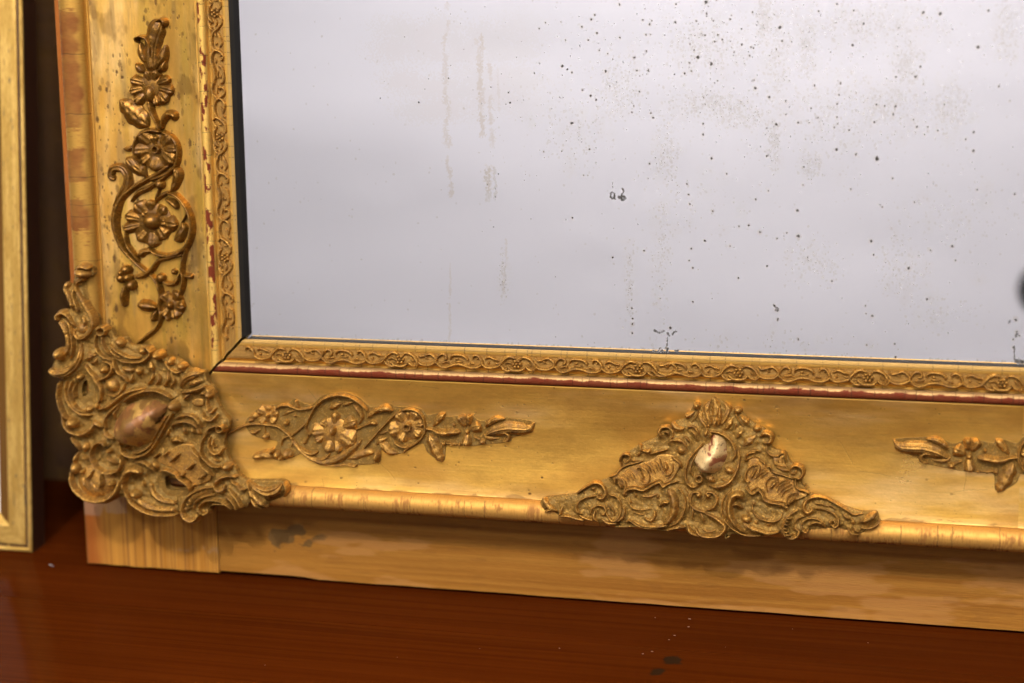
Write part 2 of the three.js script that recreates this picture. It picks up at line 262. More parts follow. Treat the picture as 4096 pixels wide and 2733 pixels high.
  c(533.7,109.3,49,32.7,60);c(341.7,106.3,49,32.7,50);c(521,36.2,32.7,19.6,40);
  c(397.9,10.5,114.4,9.8,40);c(206,52.6,3.3,19.6,40);
  // yellow-brown streaks where damp ran down the silver
  for (const [x, y0, y1, w, a] of [[165.4, 112, 252, 2.0, 0.5], [164.8, 150, 215, 2.6, 0.5], [165, 5, 64, 1.0, 0.4], [191.2, 158, 228, 2.6, 0.62], [190.6, 178, 226, 2.0, 0.5], [198.4, 150, 214, 2.2, 0.5], [203, 176, 206, 1.3, 0.35], [196.5, 112, 134, 3.2, 0.45], [207.8, 34, 80, 1.0, 0.35]]) for (let y = y0; y < y1; y += 0.7) { if (fbm(y * 0.09, x * 3, 3) > 0.40) stamp(tan, x + 4.5 * (vn(y * 0.08, x * 3) - 0.5) + 0.8 * (rnd() - 0.5), y, w * (0.3 + 0.7 * rnd()), 1.4 + rnd(), Math.min(0.6, a * (0.15 + 0.8 * rnd())), 1.4); }
  for (let i = 0; i < 90; i++) { const y = rnd() < 0.5 ? 172 + 30 * rnd() : 212 + 24 * rnd(), x = 125 + 100 * rnd(); stamp(tan, x, y, 8 + 14 * rnd(), 4 + 7 * rnd(), 0.04 + 0.12 * rnd(), 1.3); }  // soft tan patches put brownish haze of the reflection into the silver colour
  for (const x of [194.4, 201, 196.6]) for (let y = 109; y < 133; y += 0.9) if (rnd() < 0.75) stamp(fog, x + 1.6 * (rnd() - 0.5), y + rnd(), 0.5 + 0.7 * rnd(), 1.6, 0.2 + 0.35 * rnd(), 0.8);
  for (const [x, y] of [[195, 121], [201, 118], [201, 112]]) stamp(fox, x, y, 0.4, 0.8, 0.7);
  for (let i = 0; i < 420; i++) stamp(fog, rnd() * 640, rnd() * 400, 0.35 + 0.6 * rnd(), 0.4 + 0.6 * rnd(), 0.16 + 0.25 * rnd());
  for (let i = 0; i < 130; i++) stamp(fox, 180 + rnd() * 420, 20 + rnd() * 300, 0.22 + 0.2 * rnd(), 0.22 + 0.25 * rnd(), 0.8);
  for (let i = 0; i < 900; i++) { const x = 390 + gauss() * 170, y = 235 + gauss() * 90, q = Math.pow(rnd(), 3); stamp(fox, x, y, 0.2 + 0.32 * q, 0.22 + 0.4 * q, 0.5 + 0.5 * rnd(), 1.0); if (rnd() < 0.2) stamp(fox, x + 0.5 * (rnd() - 0.5), y + 0.9 * (rnd() - 0.5), 0.22, 0.24, 0.7); }
  for (let i = 0; i < 1500; i++) stamp(fog, 400 + gauss() * 190, 225 + gauss() * 100, 0.3 + 0.4 * rnd(), 0.35 + 0.5 * rnd(), 0.08 + 0.26 * rnd(), 0.9);
  for (let x = 0; x < 620; x += 0.8) if (rnd() < 0.5 * vn(x * 0.05, 3)) stamp(fog, x, 0.6 + rnd() * 1.5, 0.8, 0.5 + rnd(), 0.5);
}
const silver = makeMaps(FW, FH, (x, y) => {
  const k = y * FW + x, g = fog[k], t = tan[k], d = fox[k];
  let c = [0.785, 0.825, 0.935]; c = mix3(c, [0.40, 0.375, 0.30], g * 0.62); c = mix3(c, [0.48, 0.38, 0.23], t * 0.62); c = mix3(c, [0.018, 0.016, 0.011], d);
  return { c, r: 0.035 + 0.10 * g + 0.06 * t + 0.45 * d, m: 1 - 0.10 * g - 0.9 * d, b: 0.5 };
}, 'cr');

const DULL = { specularIntensity: 0.3 };
const M = {
  panel: matFrom(panelMaps(1, false), { bumpScale: 0.00035, ...DULL }), panelLeft: matFrom(panelMaps(2, true), { bumpScale: 0.0004, ...DULL }),
  bead: matFrom(beadMaps(3, (v, n, f, X) => sst(0.40, 0.46, v + 0.20 * (n - 0.5) + 0.08 * (f - 0.5)) * 0.97 + 0.35 * sst(0.6, 0.75, n), 13, [0.47, 0.30, 0.13]), { bumpScale: 0.0003, ...DULL }),
  beadLeft: matFrom(beadMaps(4, (v, n, f, X) => sst(0.52, 0.6, n + 0.10 * (f - 0.5)) * sst(0.15, 0.3, v) * sst(0.8, 0.65, v) * sst(60, 140, X), 14, [0.70, 0.46, 0.12]), { bumpScale: 0.0003, ...DULL }),
  torus: matFrom(beadMaps(5, (v, n, f, X, g) => 0.6 * sst(0.50, 0.70, g * 0.3 + n * 0.7 + 0.3 * (f - 0.5)) * sst(0.15, 0.3, v) + 0.6 * sst(0.66, 0.74, v + 0.16 * (n - 0.5)), 34, [0.56, 0.315, 0.078]), { bumpScale: 0.0003, ...DULL }),
  torusLeft: matFrom(beadMaps(6, (v, n, f, X, g) => sst(0.44, 0.52, vn(X * 0.055 + 2, 9) + 0.16 * (f - 0.5) + 0.2 * (g - 0.5)) * sst(0.24, 0.40, v + 0.25 * (n - 0.5)) * sst(0.88, 0.70, v + 0.2 * (g - 0.5)) * sst(40, 200, X) * (0.45 + 0.5 * n) + 1.2 * sst(0.80, 0.84, v), 30, [0.48, 0.28, 0.062]), { bumpScale: 0.0003, ...DULL }),
  band: matFrom(beadMaps(8, (v, n, f) => 0, 12, [0.52, 0.31, 0.07]), { bumpScale: 0.0003, ...DULL }),
  bandGround: matFrom(groundT, { bumpScale: 0.0003, color: new THREE.Color().setRGB(1.7, 1.6, 1.45) }),
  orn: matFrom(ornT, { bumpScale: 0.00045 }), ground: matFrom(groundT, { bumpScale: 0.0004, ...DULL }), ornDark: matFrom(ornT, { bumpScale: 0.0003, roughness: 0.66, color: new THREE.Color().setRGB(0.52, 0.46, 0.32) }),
  egg: matFrom(eggT, { bumpScale: 0.0003, clearcoat: 0.08, clearcoatRoughness: 0.25 }), egg2: matFrom(egg2T, { bumpScale: 0.0003, clearcoat: 0.10, clearcoatRoughness: 0.2 }),
  stile: matFrom(stileWood, { bumpScale: 0.0003, metalness: 0, ...DULL }), rail: matFrom(railWood, { bumpScale: 0.0003, metalness: 0, ...DULL }),
  table: matFrom(tableWood, { bumpScale: 0.00015, metalness: 0, specularIntensity: 0.0, clearcoat: 0.07, clearcoatRoughness: 0.13 }), table2: matFrom(tableWood2, { bumpScale: 0.00015, metalness: 0, specularIntensity: 0.0, clearcoat: 0.07, clearcoatRoughness: 0.13 }),
  silver: matFrom(silver), rebate: plain(0.018, 0.014, 0.008, 0.8, 0, { specularIntensity: 0.3 }), raw: plain(0.20, 0.095, 0.03, 0.8), side: plain(0.15, 0.030, 0.006, 0.6),
};

// ------------------------------------------------------------------ the mirror: mouldings
const PZ = (t) => (t > 26 && t < 114 ? -4.2 * (1 - ((t - 70) / 44) ** 2) : 0);
const arc = (t0, t1, h, n = 12, lo = 0, hi = Math.PI) => Array.from({ length: n + 1 }, (_, i) => { const a = mix(lo, hi, i / n); return [(t0 + t1) / 2 - Math.cos(a) * (t1 - t0) / 2, Math.sin(a) * h]; });
const PROF = {
  rebate: [[0.4, -11], [0.2, -3.8]],
  sight_lip: [[0.2, -3.8], [0, -3.6], [0, -0.6]],
  l_rebate: [[0.4, -11], [0, -0.6]],
  sight_fillet: [[0, -0.6], [0.7, 0.1], [2.0, 0.5], [2.6, 0.2]],
  scroll_band: [[2.6, 0.2], [4.4, 0.2], [4.9, -0.3]],
  border_ground: [[4.9, -0.3], [8, -0.4], [12, -0.4], [14.6, -0.6], [15.4, -2.0]],
  cove: [[15.4, -2.0], [16.4, -3.6], [18.1, -3.9], [18.6, -2.4]],
  bead: [[18.6, -2.4], ...arc(18.8, 26.2, 3.6, 14).map(([t, z]) => [t, z - 0.8])],
  panel: [[26.2, -0.8], [26.8, -0.3], ...Array.from({ length: 23 }, (_, i) => { const t = 27.4 + i * 86 / 22; return [t, PZ(t)]; }), [114, 0.2]],
  outer_torus: [[114, 0.2], [114.4, -0.8], ...arc(114.6, 131.5, 9, 18), [130.6, -3], [128.6, -6]],
  outer_side: [[128.6, -6], [128, -9], [128, -30]],
  corner_block: [[114, 0.2], [118, 0], [121, -2], [121, -30]],
};
const LEFT = { rebate: 1, outer_torus: 1, outer_side: 1, corner_block: 1 };   // the side rail's outer torus is a little broader
PROF.l_outer_torus = [[114, 0.2], [114.8, -1.0], [116.2, -2.6], [117.6, -2.4], ...arc(118, 138.5, 8.5, 18), [138.2, -3], [137, -6]]; PROF.l_outer_side = [[137, -6], [136.5, -9], [136.5, -30]]; PROF.l_corner_block = [[114, 0.2], [118, 0], [121, -2], [121, -30]];
const S_END = 700;
function rail(name, m, left, parent) {
  const prof = PROF[left && LEFT[name] ? 'l_' + name : name], pos = [], uv = [], idx = []; let len = [0]; for (let i = 1; i < prof.length; i++) len.push(len[i - 1] + Math.hypot(prof[i][0] - prof[i - 1][0], prof[i][1] - prof[i - 1][1]));
  const tot = len[len.length - 1], n = 90, end = left ? 480 : S_END;
  for (let j = 0; j < prof.length; j++) for (let i = 0; i <= n; i++) {
    const [t, z0] = prof[j], s0 = name === 'outer_torus' || name === 'outer_side' ? 6 : -t + (left ? 1.5 : 1.3) + 0.5 * (fbm(t * 0.4, left ? 3 : 8, 2) - 0.5), s = mix(s0, name === 'corner_block' ? 7 : end, i / n), wob = (name === 'panel' ? 0.8 : 0.22) * (fbm(s * 0.02 + (left ? 40 : 0), t * 0.05, 3) - 0.5);
    const z = z0 + (/rebate|lip/.test(name) ? 0 : name === 'panel' ? wob * 1.6 * sst(26, 34, t) * sst(114, 106, t) : wob * 1.5), tt = t + (/rebate|lip/.test(name) || t < 1 || name === 'panel' ? 0 : wob);
    left ? pos.push(-tt * MM, s * MM, z * MM) : pos.push(s * MM, -tt * MM, z * MM);
    uv.push((s + 140) / 720 % 10, len[j] / tot);
  }
  for (let j = 0; j + 1 < prof.length; j++) for (let i = 0; i < n; i++) { const a = j * (n + 1) + i, b = a + 1, c = a + n + 1, d = c + 1; left ? idx.push(a, b, c, b, d, c) : idx.push(a, c, b, b, c, d); }
  return mesh(name, geoFrom(pos, uv, idx), m, parent);
}
mirror.name = 'gilt_mirror'; scene.add(mirror);
tag(mirror, 'large antique gilt mirror with carved scroll ornaments and foxed silvered glass, leaning on the table', 'mirror');
const bottom = group('bottom_rail', mirror), stile = group('side_rail', mirror);
const bead1 = M.band.clone(); bead1.color.setRGB(0.9, 1.0, 1.5); bead1.roughness = 1.25;
for (const [g, L] of [[bottom, false], [stile, true]]) {
  rail('rebate', M.rebate, L, g); if (!L) rail('sight_lip', M.band, L, g); rail('sight_fillet', bead1, L, g); rail('scroll_band', M.band, L, g); rail('border_ground', M.bandGround, L, g); rail('cove', M.band, L, g); rail('bead', L ? M.beadLeft : M.bead, L, g); rail('panel', L ? M.panelLeft : M.panel, L, g); rail('outer_torus', L ? M.torusLeft : M.torus, L, g); rail('outer_side', M.side, L, g); rail('corner_block', M.raw, L, g);
}
{ // silvered glass behind the sight edge
  const g = new THREE.PlaneGeometry(0.700, 0.450); g.translate(0.330, 0.205, -0.0105); mesh('mirror_glass', g, M.silver, mirror).userData.label = 'silvered mirror glass with dark foxing spots';
  const b = new THREE.BoxGeometry(0.80, 0.53, 0.008); b.translate(0.32, 0.205, -0.0165); mesh('backing_panel', b, M.raw, mirror);
}
{ // raw pine boards behind the gilding
  const chamferBox = (x0, x1, y0, y1, z0, z1, wmm, hmm, ox, oy, chip) => {
    const nx = 60, ny = 6, pos = [], uv = [], idx = [], P = (i, j, z, k) => { let x = mix(x0, x1, i / nx), y = mix(y0, y1, j / ny); if (j === 0) y += chip(x) ; if (k && j === 0) y += 0; pos.push(x * MM, y * MM, z * MM); uv.push((x - ox) / wmm, (y - oy) / hmm); };
    const shell = [[z0, 0], [z1 - 0.8, 0], [z1, 0.8]];
    // front face
    for (let j = 0; j <= ny; j++) for (let i = 0; i <= nx; i++) { let x = mix(x0 + 0.5, x1 - 0.25, i / nx), y = mix(y0 + 0.7, y1, j / ny); if (j === 0) y += chip(x); pos.push(x * MM, y * MM, z1 * MM); uv.push((x - ox) / wmm, (y - oy) / hmm); }
    for (let j = 0; j < ny; j++) for (let i = 0; i < nx; i++) { const a = j * (nx + 1) + i, b = a + 1, c = a + nx + 1, d = c + 1; idx.push(a, b, c, b, d, c); }
    const front = geoFrom(pos, uv, idx);
    const strip = (pts, back) => { const p = [], u = [], q = []; pts.forEach(([ax, ay, bx, by], i) => { p.push(ax * MM, ay * MM, z1 * MM, bx * MM, by * MM, (z1 - 0.7) * MM, bx * MM, by * MM, z0 * MM); for (let k = 0; k < 3; k++) u.push((bx - ox) / wmm, (by - oy) / hmm + k * 0.02); if (i) { const a = (i - 1) * 3, b = i * 3; for (let k = 0; k < 2; k++) q.push(a + k, a + k + 1, b + k, b + k, a + k + 1, b + k + 1); } }); return geoFrom(p, u, q); };
    const bot = []; for (let i = 0; i <= nx; i++) { const x = mix(x0 + 0.5, x1 - 0.25, i / nx), y = y0 + 0.7 + chip(x); bot.push([x, y, mix(x0, x1, i / nx), y - 0.7]); }
    const lf = [], rt = []; for (let j = 0; j <= ny; j++) { const y = mix(y0 + 0.7, y1, j / ny) ; lf.push([x0 + 0.5, y + (j ? 0 : chip(x0)), x0, y - (j ? 0 : 0.7 - chip(x0))]); rt.push([x1 - 0.25, y + (j ? 0 : chip(x1)), x1, y - (j ? 0 : 0.7 - chip(x1))]); }
    return mergeGeometries([front, strip(bot), strip(lf.reverse()), strip(rt)]);
  };
  mesh('backing_stile', chamferBox(-160, -41.2, -202, 420, -55, -30, 119, 622, -160, -202, (x) => 0.9 * (fbm(x * 0.12, 3, 3) - 0.5) + 0.4), M.stile, mirror).userData.label = 'raw pine backing stile with upright grain under the corner ornament';
  mesh('backing_rail', chamferBox(-40.9, 700, -202, -92, -55, -30.3, 740, 110, -41, -202, (x) => 0.8 * (fbm(x * 0.06, 8, 3) - 0.5) + 0.5 + (x < 45 ? 1.6 * sst(0.45, 0.6, fbm(x * 0.05 + 3, 1, 2)) : 0)), M.rail, mirror).userData.label = 'raw pine backing rail with lengthwise grain and an old stain';
}

// ------------------------------------------------------------------ ornaments: swept strokes and domes in millimetres
const CRACKS = [[[65.1,59.7],[63.1,57.9],[54.1,53.7],[44.8,51.3],[41.4,46.6],[36.9,43.8],[33.5,40.6],[31.7,37],[29.3,32.3],[23.5,24.3]],[[-10.2,12.1],[-18.3,4.4],[-25.4,-3.2],[-31.4,-10.3]],[[34.8,-36.4],[36.3,-50.4],[36.3,-55.6]]];
function nearCrack(x, y) { for (const P of CRACKS) for (let i = 0; i + 1 < P.length; i++) { const [ax, ay] = P[i], [bx, by] = P[i + 1], dx = bx - ax, dy = by - ay, t = clamp(((x - ax) * dx + (y - ay) * dy) / (dx * dx + dy * dy)); if (Math.hypot(x - ax - t * dx, y - ay - t * dy) < 0.62) return true; } return false; }
function lay(pos, uv, idx, xf) { // places local (x, y, z) mm on the frame; xf = { map, base, flip, crack, off }
  const out = new Float32Array(pos.length);
  for (let i = 0; i < pos.length; i += 3) { const [x, y] = xf.map(pos[i], pos[i + 1]); out[i] = x * MM; out[i + 1] = y * MM; out[i + 2] = (pos[i + 2] + xf.base(pos[i], pos[i + 1])) * MM; uv[i / 3 * 2] = (x + xf.off) / 128; uv[i / 3 * 2 + 1] = (y + xf.off * 0.7) / 128; }
  let q = idx;
  if (xf.crack) { q = []; for (let i = 0; i < idx.length; i += 3) { const [a, b, c] = [idx[i] * 3, idx[i + 1] * 3, idx[i + 2] * 3]; if (!nearCrack((pos[a] + pos[b] + pos[c]) / 3, (pos[a + 1] + pos[b + 1] + pos[c + 1]) / 3)) q.push(idx[i], idx[i + 1], idx[i + 2]); } if (!q.length) q = idx; }
  if (xf.flip) { q = q.slice(); for (let i = 0; i < q.length; i += 3) { const a = q[i]; q[i] = q[i + 1]; q[i + 1] = a; } }
  return geoFrom(out, uv, q);
}
function sweep(P, W, h, o, xf) {
  const n = P.length, crv = new THREE.CatmullRomCurve3(P.map(([x, y]) => new THREE.Vector3(x, y, 0)), false, 'catmullrom', 0.5);
  let L = 0; for (let i = 1; i < n; i++) L += Math.hypot(P[i][0] - P[i - 1][0], P[i][1] - P[i - 1][1]);
  const wm = Math.max(...W), per = Math.max(2, Math.min(9, Math.ceil(L / (n - 1) / (xf.crack ? 0.7 : 0.9)))), N = per * (n - 1), pt = [], wd = [], sl = [0];
  for (let i = 0; i <= N; i++) { const u = i / N; pt.push(crv.getPoint(u)); const f = u * (n - 1), k = Math.min(n - 2, Math.floor(f)); let w = W.length === 1 ? W[0] : mix(W[k], W[k + 1], (1 - Math.cos(Math.PI * (f - k))) / 2); wd.push(w); if (i) sl.push(sl[i - 1] + pt[i].distanceTo(pt[i - 1])); }
  const T = sl[N], wide = wm > 1.1, V = wide ? (wm > 4 || o.p === 'flute' || o.p === 'petal' ? 16 : 10) : 6, hs = xf.k ?? 1;
  const rows = []; const addRow = (c, tx, ty, w, hh, u) => rows.push([c, tx, ty, w, hh, u]);
  for (let i = 0; i <= N; i++) {
    const a = pt[Math.max(0, i - 1)], b = pt[Math.min(N, i + 1)], d = Math.hypot(b.x - a.x, b.y - a.y) || 1, tx = (b.x - a.x) / d, ty = (b.y - a.y) / d;
    const cap = (q, w0) => { const r = Math.max(0.2, w0 * 0.85); return q < r ? Math.sqrt(Math.max(0, 1 - (1 - q / r) ** 2)) : 1; };
    const cf = o.c ? 1 : Math.min(cap(sl[i] + 0.02, wd[0]), cap(T - sl[i] + 0.02, wd[N])), lump = 1 + (o.m === 'egg' ? 0 : 0.16) * (fbm(pt[i].x * 0.35 + 9, pt[i].y * 0.35, 2) - 0.5);
    let w = wd[i] * cf * lump; if (o.l) w *= 1 + 0.20 * Math.abs(Math.sin(Math.PI * o.l * i / N)) - 0.14;
    w *= xf.wk ?? 1; addRow(pt[i], tx, ty, w, h * hs * Math.pow(wd[i] / wm, o.m === 'egg' ? 0.8 : 0.55) * Math.sqrt(cf) * lump, i / N);
  }
  if (o.m !== 'egg') xf.log?.(rows);
  const round = (v) => Math.pow(Math.max(0, 1 - Math.pow(Math.abs(v), 2.1)), o.m === 'egg' ? 0.5 : 0.58);
  const prof = o.p === 'petal' ? (v, u) => round(v) * (0.50 + 0.55 * u) * (1 - 0.30 * Math.exp(-((v / 0.22) ** 2)) * (0.4 + 0.6 * u)) + 0.05 * Math.cos(v * 15) * (1 - v * v) : o.p === 'groove' ? (v) => round(v) * (1 - 0.42 * Math.exp(-((v / 0.42) ** 2))) : o.p === 'leaf' ? (v, u) => round(v) * (0.86 + 0.14 * Math.abs(v)) - 0.17 * Math.exp(-((v / 0.12) ** 2)) * (1 - u) + 0.07 * Math.sin(Math.PI * 2 * ((o.l ?? 2) * u * 1.5 - Math.abs(v) * 0.9)) * (1 - Math.abs(v)) : o.p === 'flute' ? (v) => round(v) * (0.84 + 0.16 * Math.cos(Math.PI * 2 * (o.n ?? 2) * v)) : round;
  const pos = [], uv = [], idx = [], C = V + 3;
  for (const [c, tx, ty, w, hh, u] of rows) for (let k = -1; k <= V + 1; k++) {
    const v = clamp(k / V * 2 - 1, -1, 1), sk = k < 0 || k > V, rough = 1 + (o.m === 'egg' ? 0.015 : 0.10) * (fbm(c.x * 0.9 - ty * v * w + 3, c.y * 0.9 + tx * v * w, 2) - 0.5);
    pos.push(c.x - ty * v * w, c.y + tx * v * w, sk ? -2.2 : hh * prof(Math.sin(v * Math.PI / 2), u) * rough); uv.push(0, 0);
  }
  for (let i = 0; i + 1 < rows.length; i++) for (let k = 0; k + 1 < C; k++) { const a = i * C + k, b = a + 1, c = a + C, d = c + 1; idx.push(a, c, b, b, c, d); }
  return lay(pos, uv, idx, xf);
}
function domeGeo(cx, cy, rx, ry, h, rot, o, xf) {
  const pos = [], uv = [], idx = [], R = Math.max(4, Math.min(22, Math.ceil(Math.max(rx, ry) * 1.6))), A = R > 10 ? 48 : 20, a0 = -rot * Math.PI / 180, ca = Math.cos(a0), sa = Math.sin(a0), hs = xf.k ?? 1;
  for (let i = 0; i <= R + 1; i++) for (let k = 0; k < A; k++) {
    const r = Math.min(1, Math.sin(i / R * Math.PI / 2) + (i === 0 ? 0 : 0)), a = k / A * 2 * Math.PI, sk = i > R;
    let x = r * Math.cos(a), y = r * Math.sin(a), f = 1 + 0.09 * (fbm(cx + x * 1.5, cy + y * 1.5, 2) - 0.5) * r;
    let z = Math.sqrt(Math.max(0, 1 - Math.min(1, i / R) ** 0 * r * r)); if (o.b) z *= 1 - 0.26 * Math.exp(-((x / 0.22) ** 2)) * sst(1, 0.2, r);
    x *= rx * f; y *= ry * f; pos.push(cx + x * ca - y * sa, cy + x * sa + y * ca, sk ? -2.2 : z * h * hs); uv.push(0, 0);
  }
  for (let i = 0; i <= R; i++) for (let k = 0; k < A; k++) { const a = i * A + k, b = i * A + (k + 1) % A, c = a + A, d = b + A; if (i) idx.push(a, c, b); idx.push(b, c, d); }
  return lay(pos, uv, idx, xf);
}
function plate(P, holes, top, deep, bev, xf) {
  const sh = new THREE.Shape(new THREE.CatmullRomCurve3(P.map(([x, y]) => new THREE.Vector3(x, y, 0)), true, 'catmullrom', 0.4).getPoints(P.length * 4).slice(0, -1).map((p) => new THREE.Vector2(p.x, p.y)));
  for (const H of holes) sh.holes.push(new THREE.Path(new THREE.CatmullRomCurve3(H.map(([x, y]) => new THREE.Vector3(x, y, 0)), true, 'catmullrom', 0.5).getPoints(H.length * 4).slice(0, -1).map((p) => new THREE.Vector2(p.x, p.y))));
  const g = new THREE.ExtrudeGeometry(sh, { depth: deep - bev, bevelEnabled: true, bevelThickness: bev, bevelSize: bev * 0.8, bevelSegments: 2, bevelOffset: -bev * 0.8 - (xf.inset ?? 0), steps: 1 });
  g.translate(0, 0, top - deep);
  const p = g.attributes.position, u = g.attributes.uv;
  for (let i = 0; i < p.count; i++) { const x = p.getX(i), y = p.getY(i), [X, Y] = xf.map(x, y); p.setXYZ(i, X * MM, Y * MM, (p.getZ(i) + xf.base(x, y)) * MM); u.setXY(i, X / 128, Y / 128); }
  if (xf.flip) { const a = p.array, b = u.array; for (let i = 0; i < p.count; i += 3) { for (let k = 0; k < 3; k++) { const t = a[i * 3 + k]; a[i * 3 + k] = a[i * 3 + 3 + k]; a[i * 3 + 3 + k] = t; } for (let k = 0; k < 2; k++) { const t = b[i * 2 + k]; b[i * 2 + k] = b[i * 2 + 2 + k]; b[i * 2 + 2 + k] = t; } } }
  g.computeVertexNormals(); return g;
}
// the cast ground swells up towards the strokes that grow out of it
function relief(P, holes, strokes, top, xf) {
  const inside = (Q, x, y) => { let c = false; for (let i = 0, j = Q.length - 1; i < Q.length; j = i++) if ((Q[i][1] > y) !== (Q[j][1] > y) && x < (Q[j][0] - Q[i][0]) * (y - Q[i][1]) / (Q[j][1] - Q[i][1]) + Q[i][0]) c = !c; return c; };
  const edge = (Q, x, y) => { let m = 1e9; for (let i = 0, j = Q.length - 1; i < Q.length; j = i++) { const dx = Q[i][0] - Q[j][0], dy = Q[i][1] - Q[j][1], t = clamp(((x - Q[j][0]) * dx + (y - Q[j][1]) * dy) / (dx * dx + dy * dy)); m = Math.min(m, Math.hypot(x - Q[j][0] - t * dx, y - Q[j][1] - t * dy)); } return m; };
  let x0 = 1e9, x1 = -1e9, y0 = 1e9, y1 = -1e9; for (const [x, y] of P) { x0 = Math.min(x0, x); x1 = Math.max(x1, x); y0 = Math.min(y0, y); y1 = Math.max(y1, y); }
  const st = 0.7, nx = Math.ceil((x1 - x0) / st), ny = Math.ceil((y1 - y0) / st), H = new Float32Array((nx + 1) * (ny + 1));
  for (const S of strokes) for (const [cx, cy, w, h] of S) { const R = w * 1.9 + 1.2, i0 = Math.max(0, Math.floor((cx - R - x0) / st)), i1 = Math.min(nx, Math.ceil((cx + R - x0) / st)), j0 = Math.max(0, Math.floor((cy - R - y0) / st)), j1 = Math.min(ny, Math.ceil((cy + R - y0) / st));
    for (let j = j0; j <= j1; j++) for (let i = i0; i <= i1; i++) { const d = Math.max(0, Math.hypot(x0 + i * st - cx, y0 + j * st - cy) - w * 0.7) / (w * 0.8 + 0.8); const z = h * xf.relief * Math.exp(-d * d * 2.2), k = j * (nx + 1) + i; if (z > H[k]) H[k] = z; } }
  const pos = [], uv = [], idx = [], ok = new Uint8Array((nx + 1) * (ny + 1));
  for (let j = 0; j <= ny; j++) for (let i = 0; i <= nx; i++) { const x = x0 + i * st, y = y0 + j * st, k = j * (nx + 1) + i; let e = 0; if (inside(P, x, y)) { e = edge(P, x, y); for (const Q of holes) e = inside(Q, x, y) ? 0 : Math.min(e, edge(Q, x, y)); }
    ok[k] = e > 0.9 ? 1 : 0; const r = 1.1 * Math.abs(fbm(x * 0.22 + 7, y * 0.22, 2) - 0.5) * 2; pos.push(x, y, top - 0.5 + (H[k] + 0.7 + r + 0.5 * (fbm(x * 0.7, y * 0.7 + 5, 2) - 0.5)) * sst(1.5, 4.2, e)); uv.push(0, 0); }
  for (let j = 0; j < ny; j++) for (let i = 0; i < nx; i++) { const a = j * (nx + 1) + i, b = a + 1, c = a + nx + 1, d = c + 1; if (ok[a] && ok[b] && ok[c] && ok[d]) idx.push(a, b, c, b, d, c); }
  return lay(pos, uv, idx, xf);
}
// a carver collects one ornament's pieces under its group
function carver(parent, xf, egg) {
  const strokes = []; if (xf.relief) xf.log = (rows) => strokes.push(rows.map(([c, , , w, hh]) => [c.x, c.y, w, hh]));
  const pick = (o) => (o.m === 'egg' ? egg : xf.mat ?? M.orn);
  return {
    s: (name, P, W, h, o = {}) => { if (xf.relief && /^(rib|bead|oval_rim)$/.test(name)) { h += 1.0; W = W.map((w) => w * 1.15); } if (!xf.keep || xf.keep(P)) mesh(name, sweep(P, W, h, o, xf), pick(o), parent); },
    d: (name, x, y, rx, ry, h, rot, o = {}) => { if (xf.relief) strokes.push([[x, y, Math.min(rx, ry), h]]); if (!xf.keep || xf.keep([[x, y]])) mesh(name, domeGeo(x, y, rx, ry, h, rot, o, xf), pick(o), parent); },
    holes: [], outline: null,
    hole(P) { this.holes.push(P); }, g(P) { this.outline = P; }, b(P) { mesh('rocaille_field', plate(P, [], 3.0, 4.0, 1.1, xf), M.orn, parent); },
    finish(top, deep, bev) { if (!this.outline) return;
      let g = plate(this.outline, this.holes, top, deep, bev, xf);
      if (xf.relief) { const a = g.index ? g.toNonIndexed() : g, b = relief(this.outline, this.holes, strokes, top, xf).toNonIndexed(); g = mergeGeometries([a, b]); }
      mesh('ground', g, M.ground, parent); },
  };
}
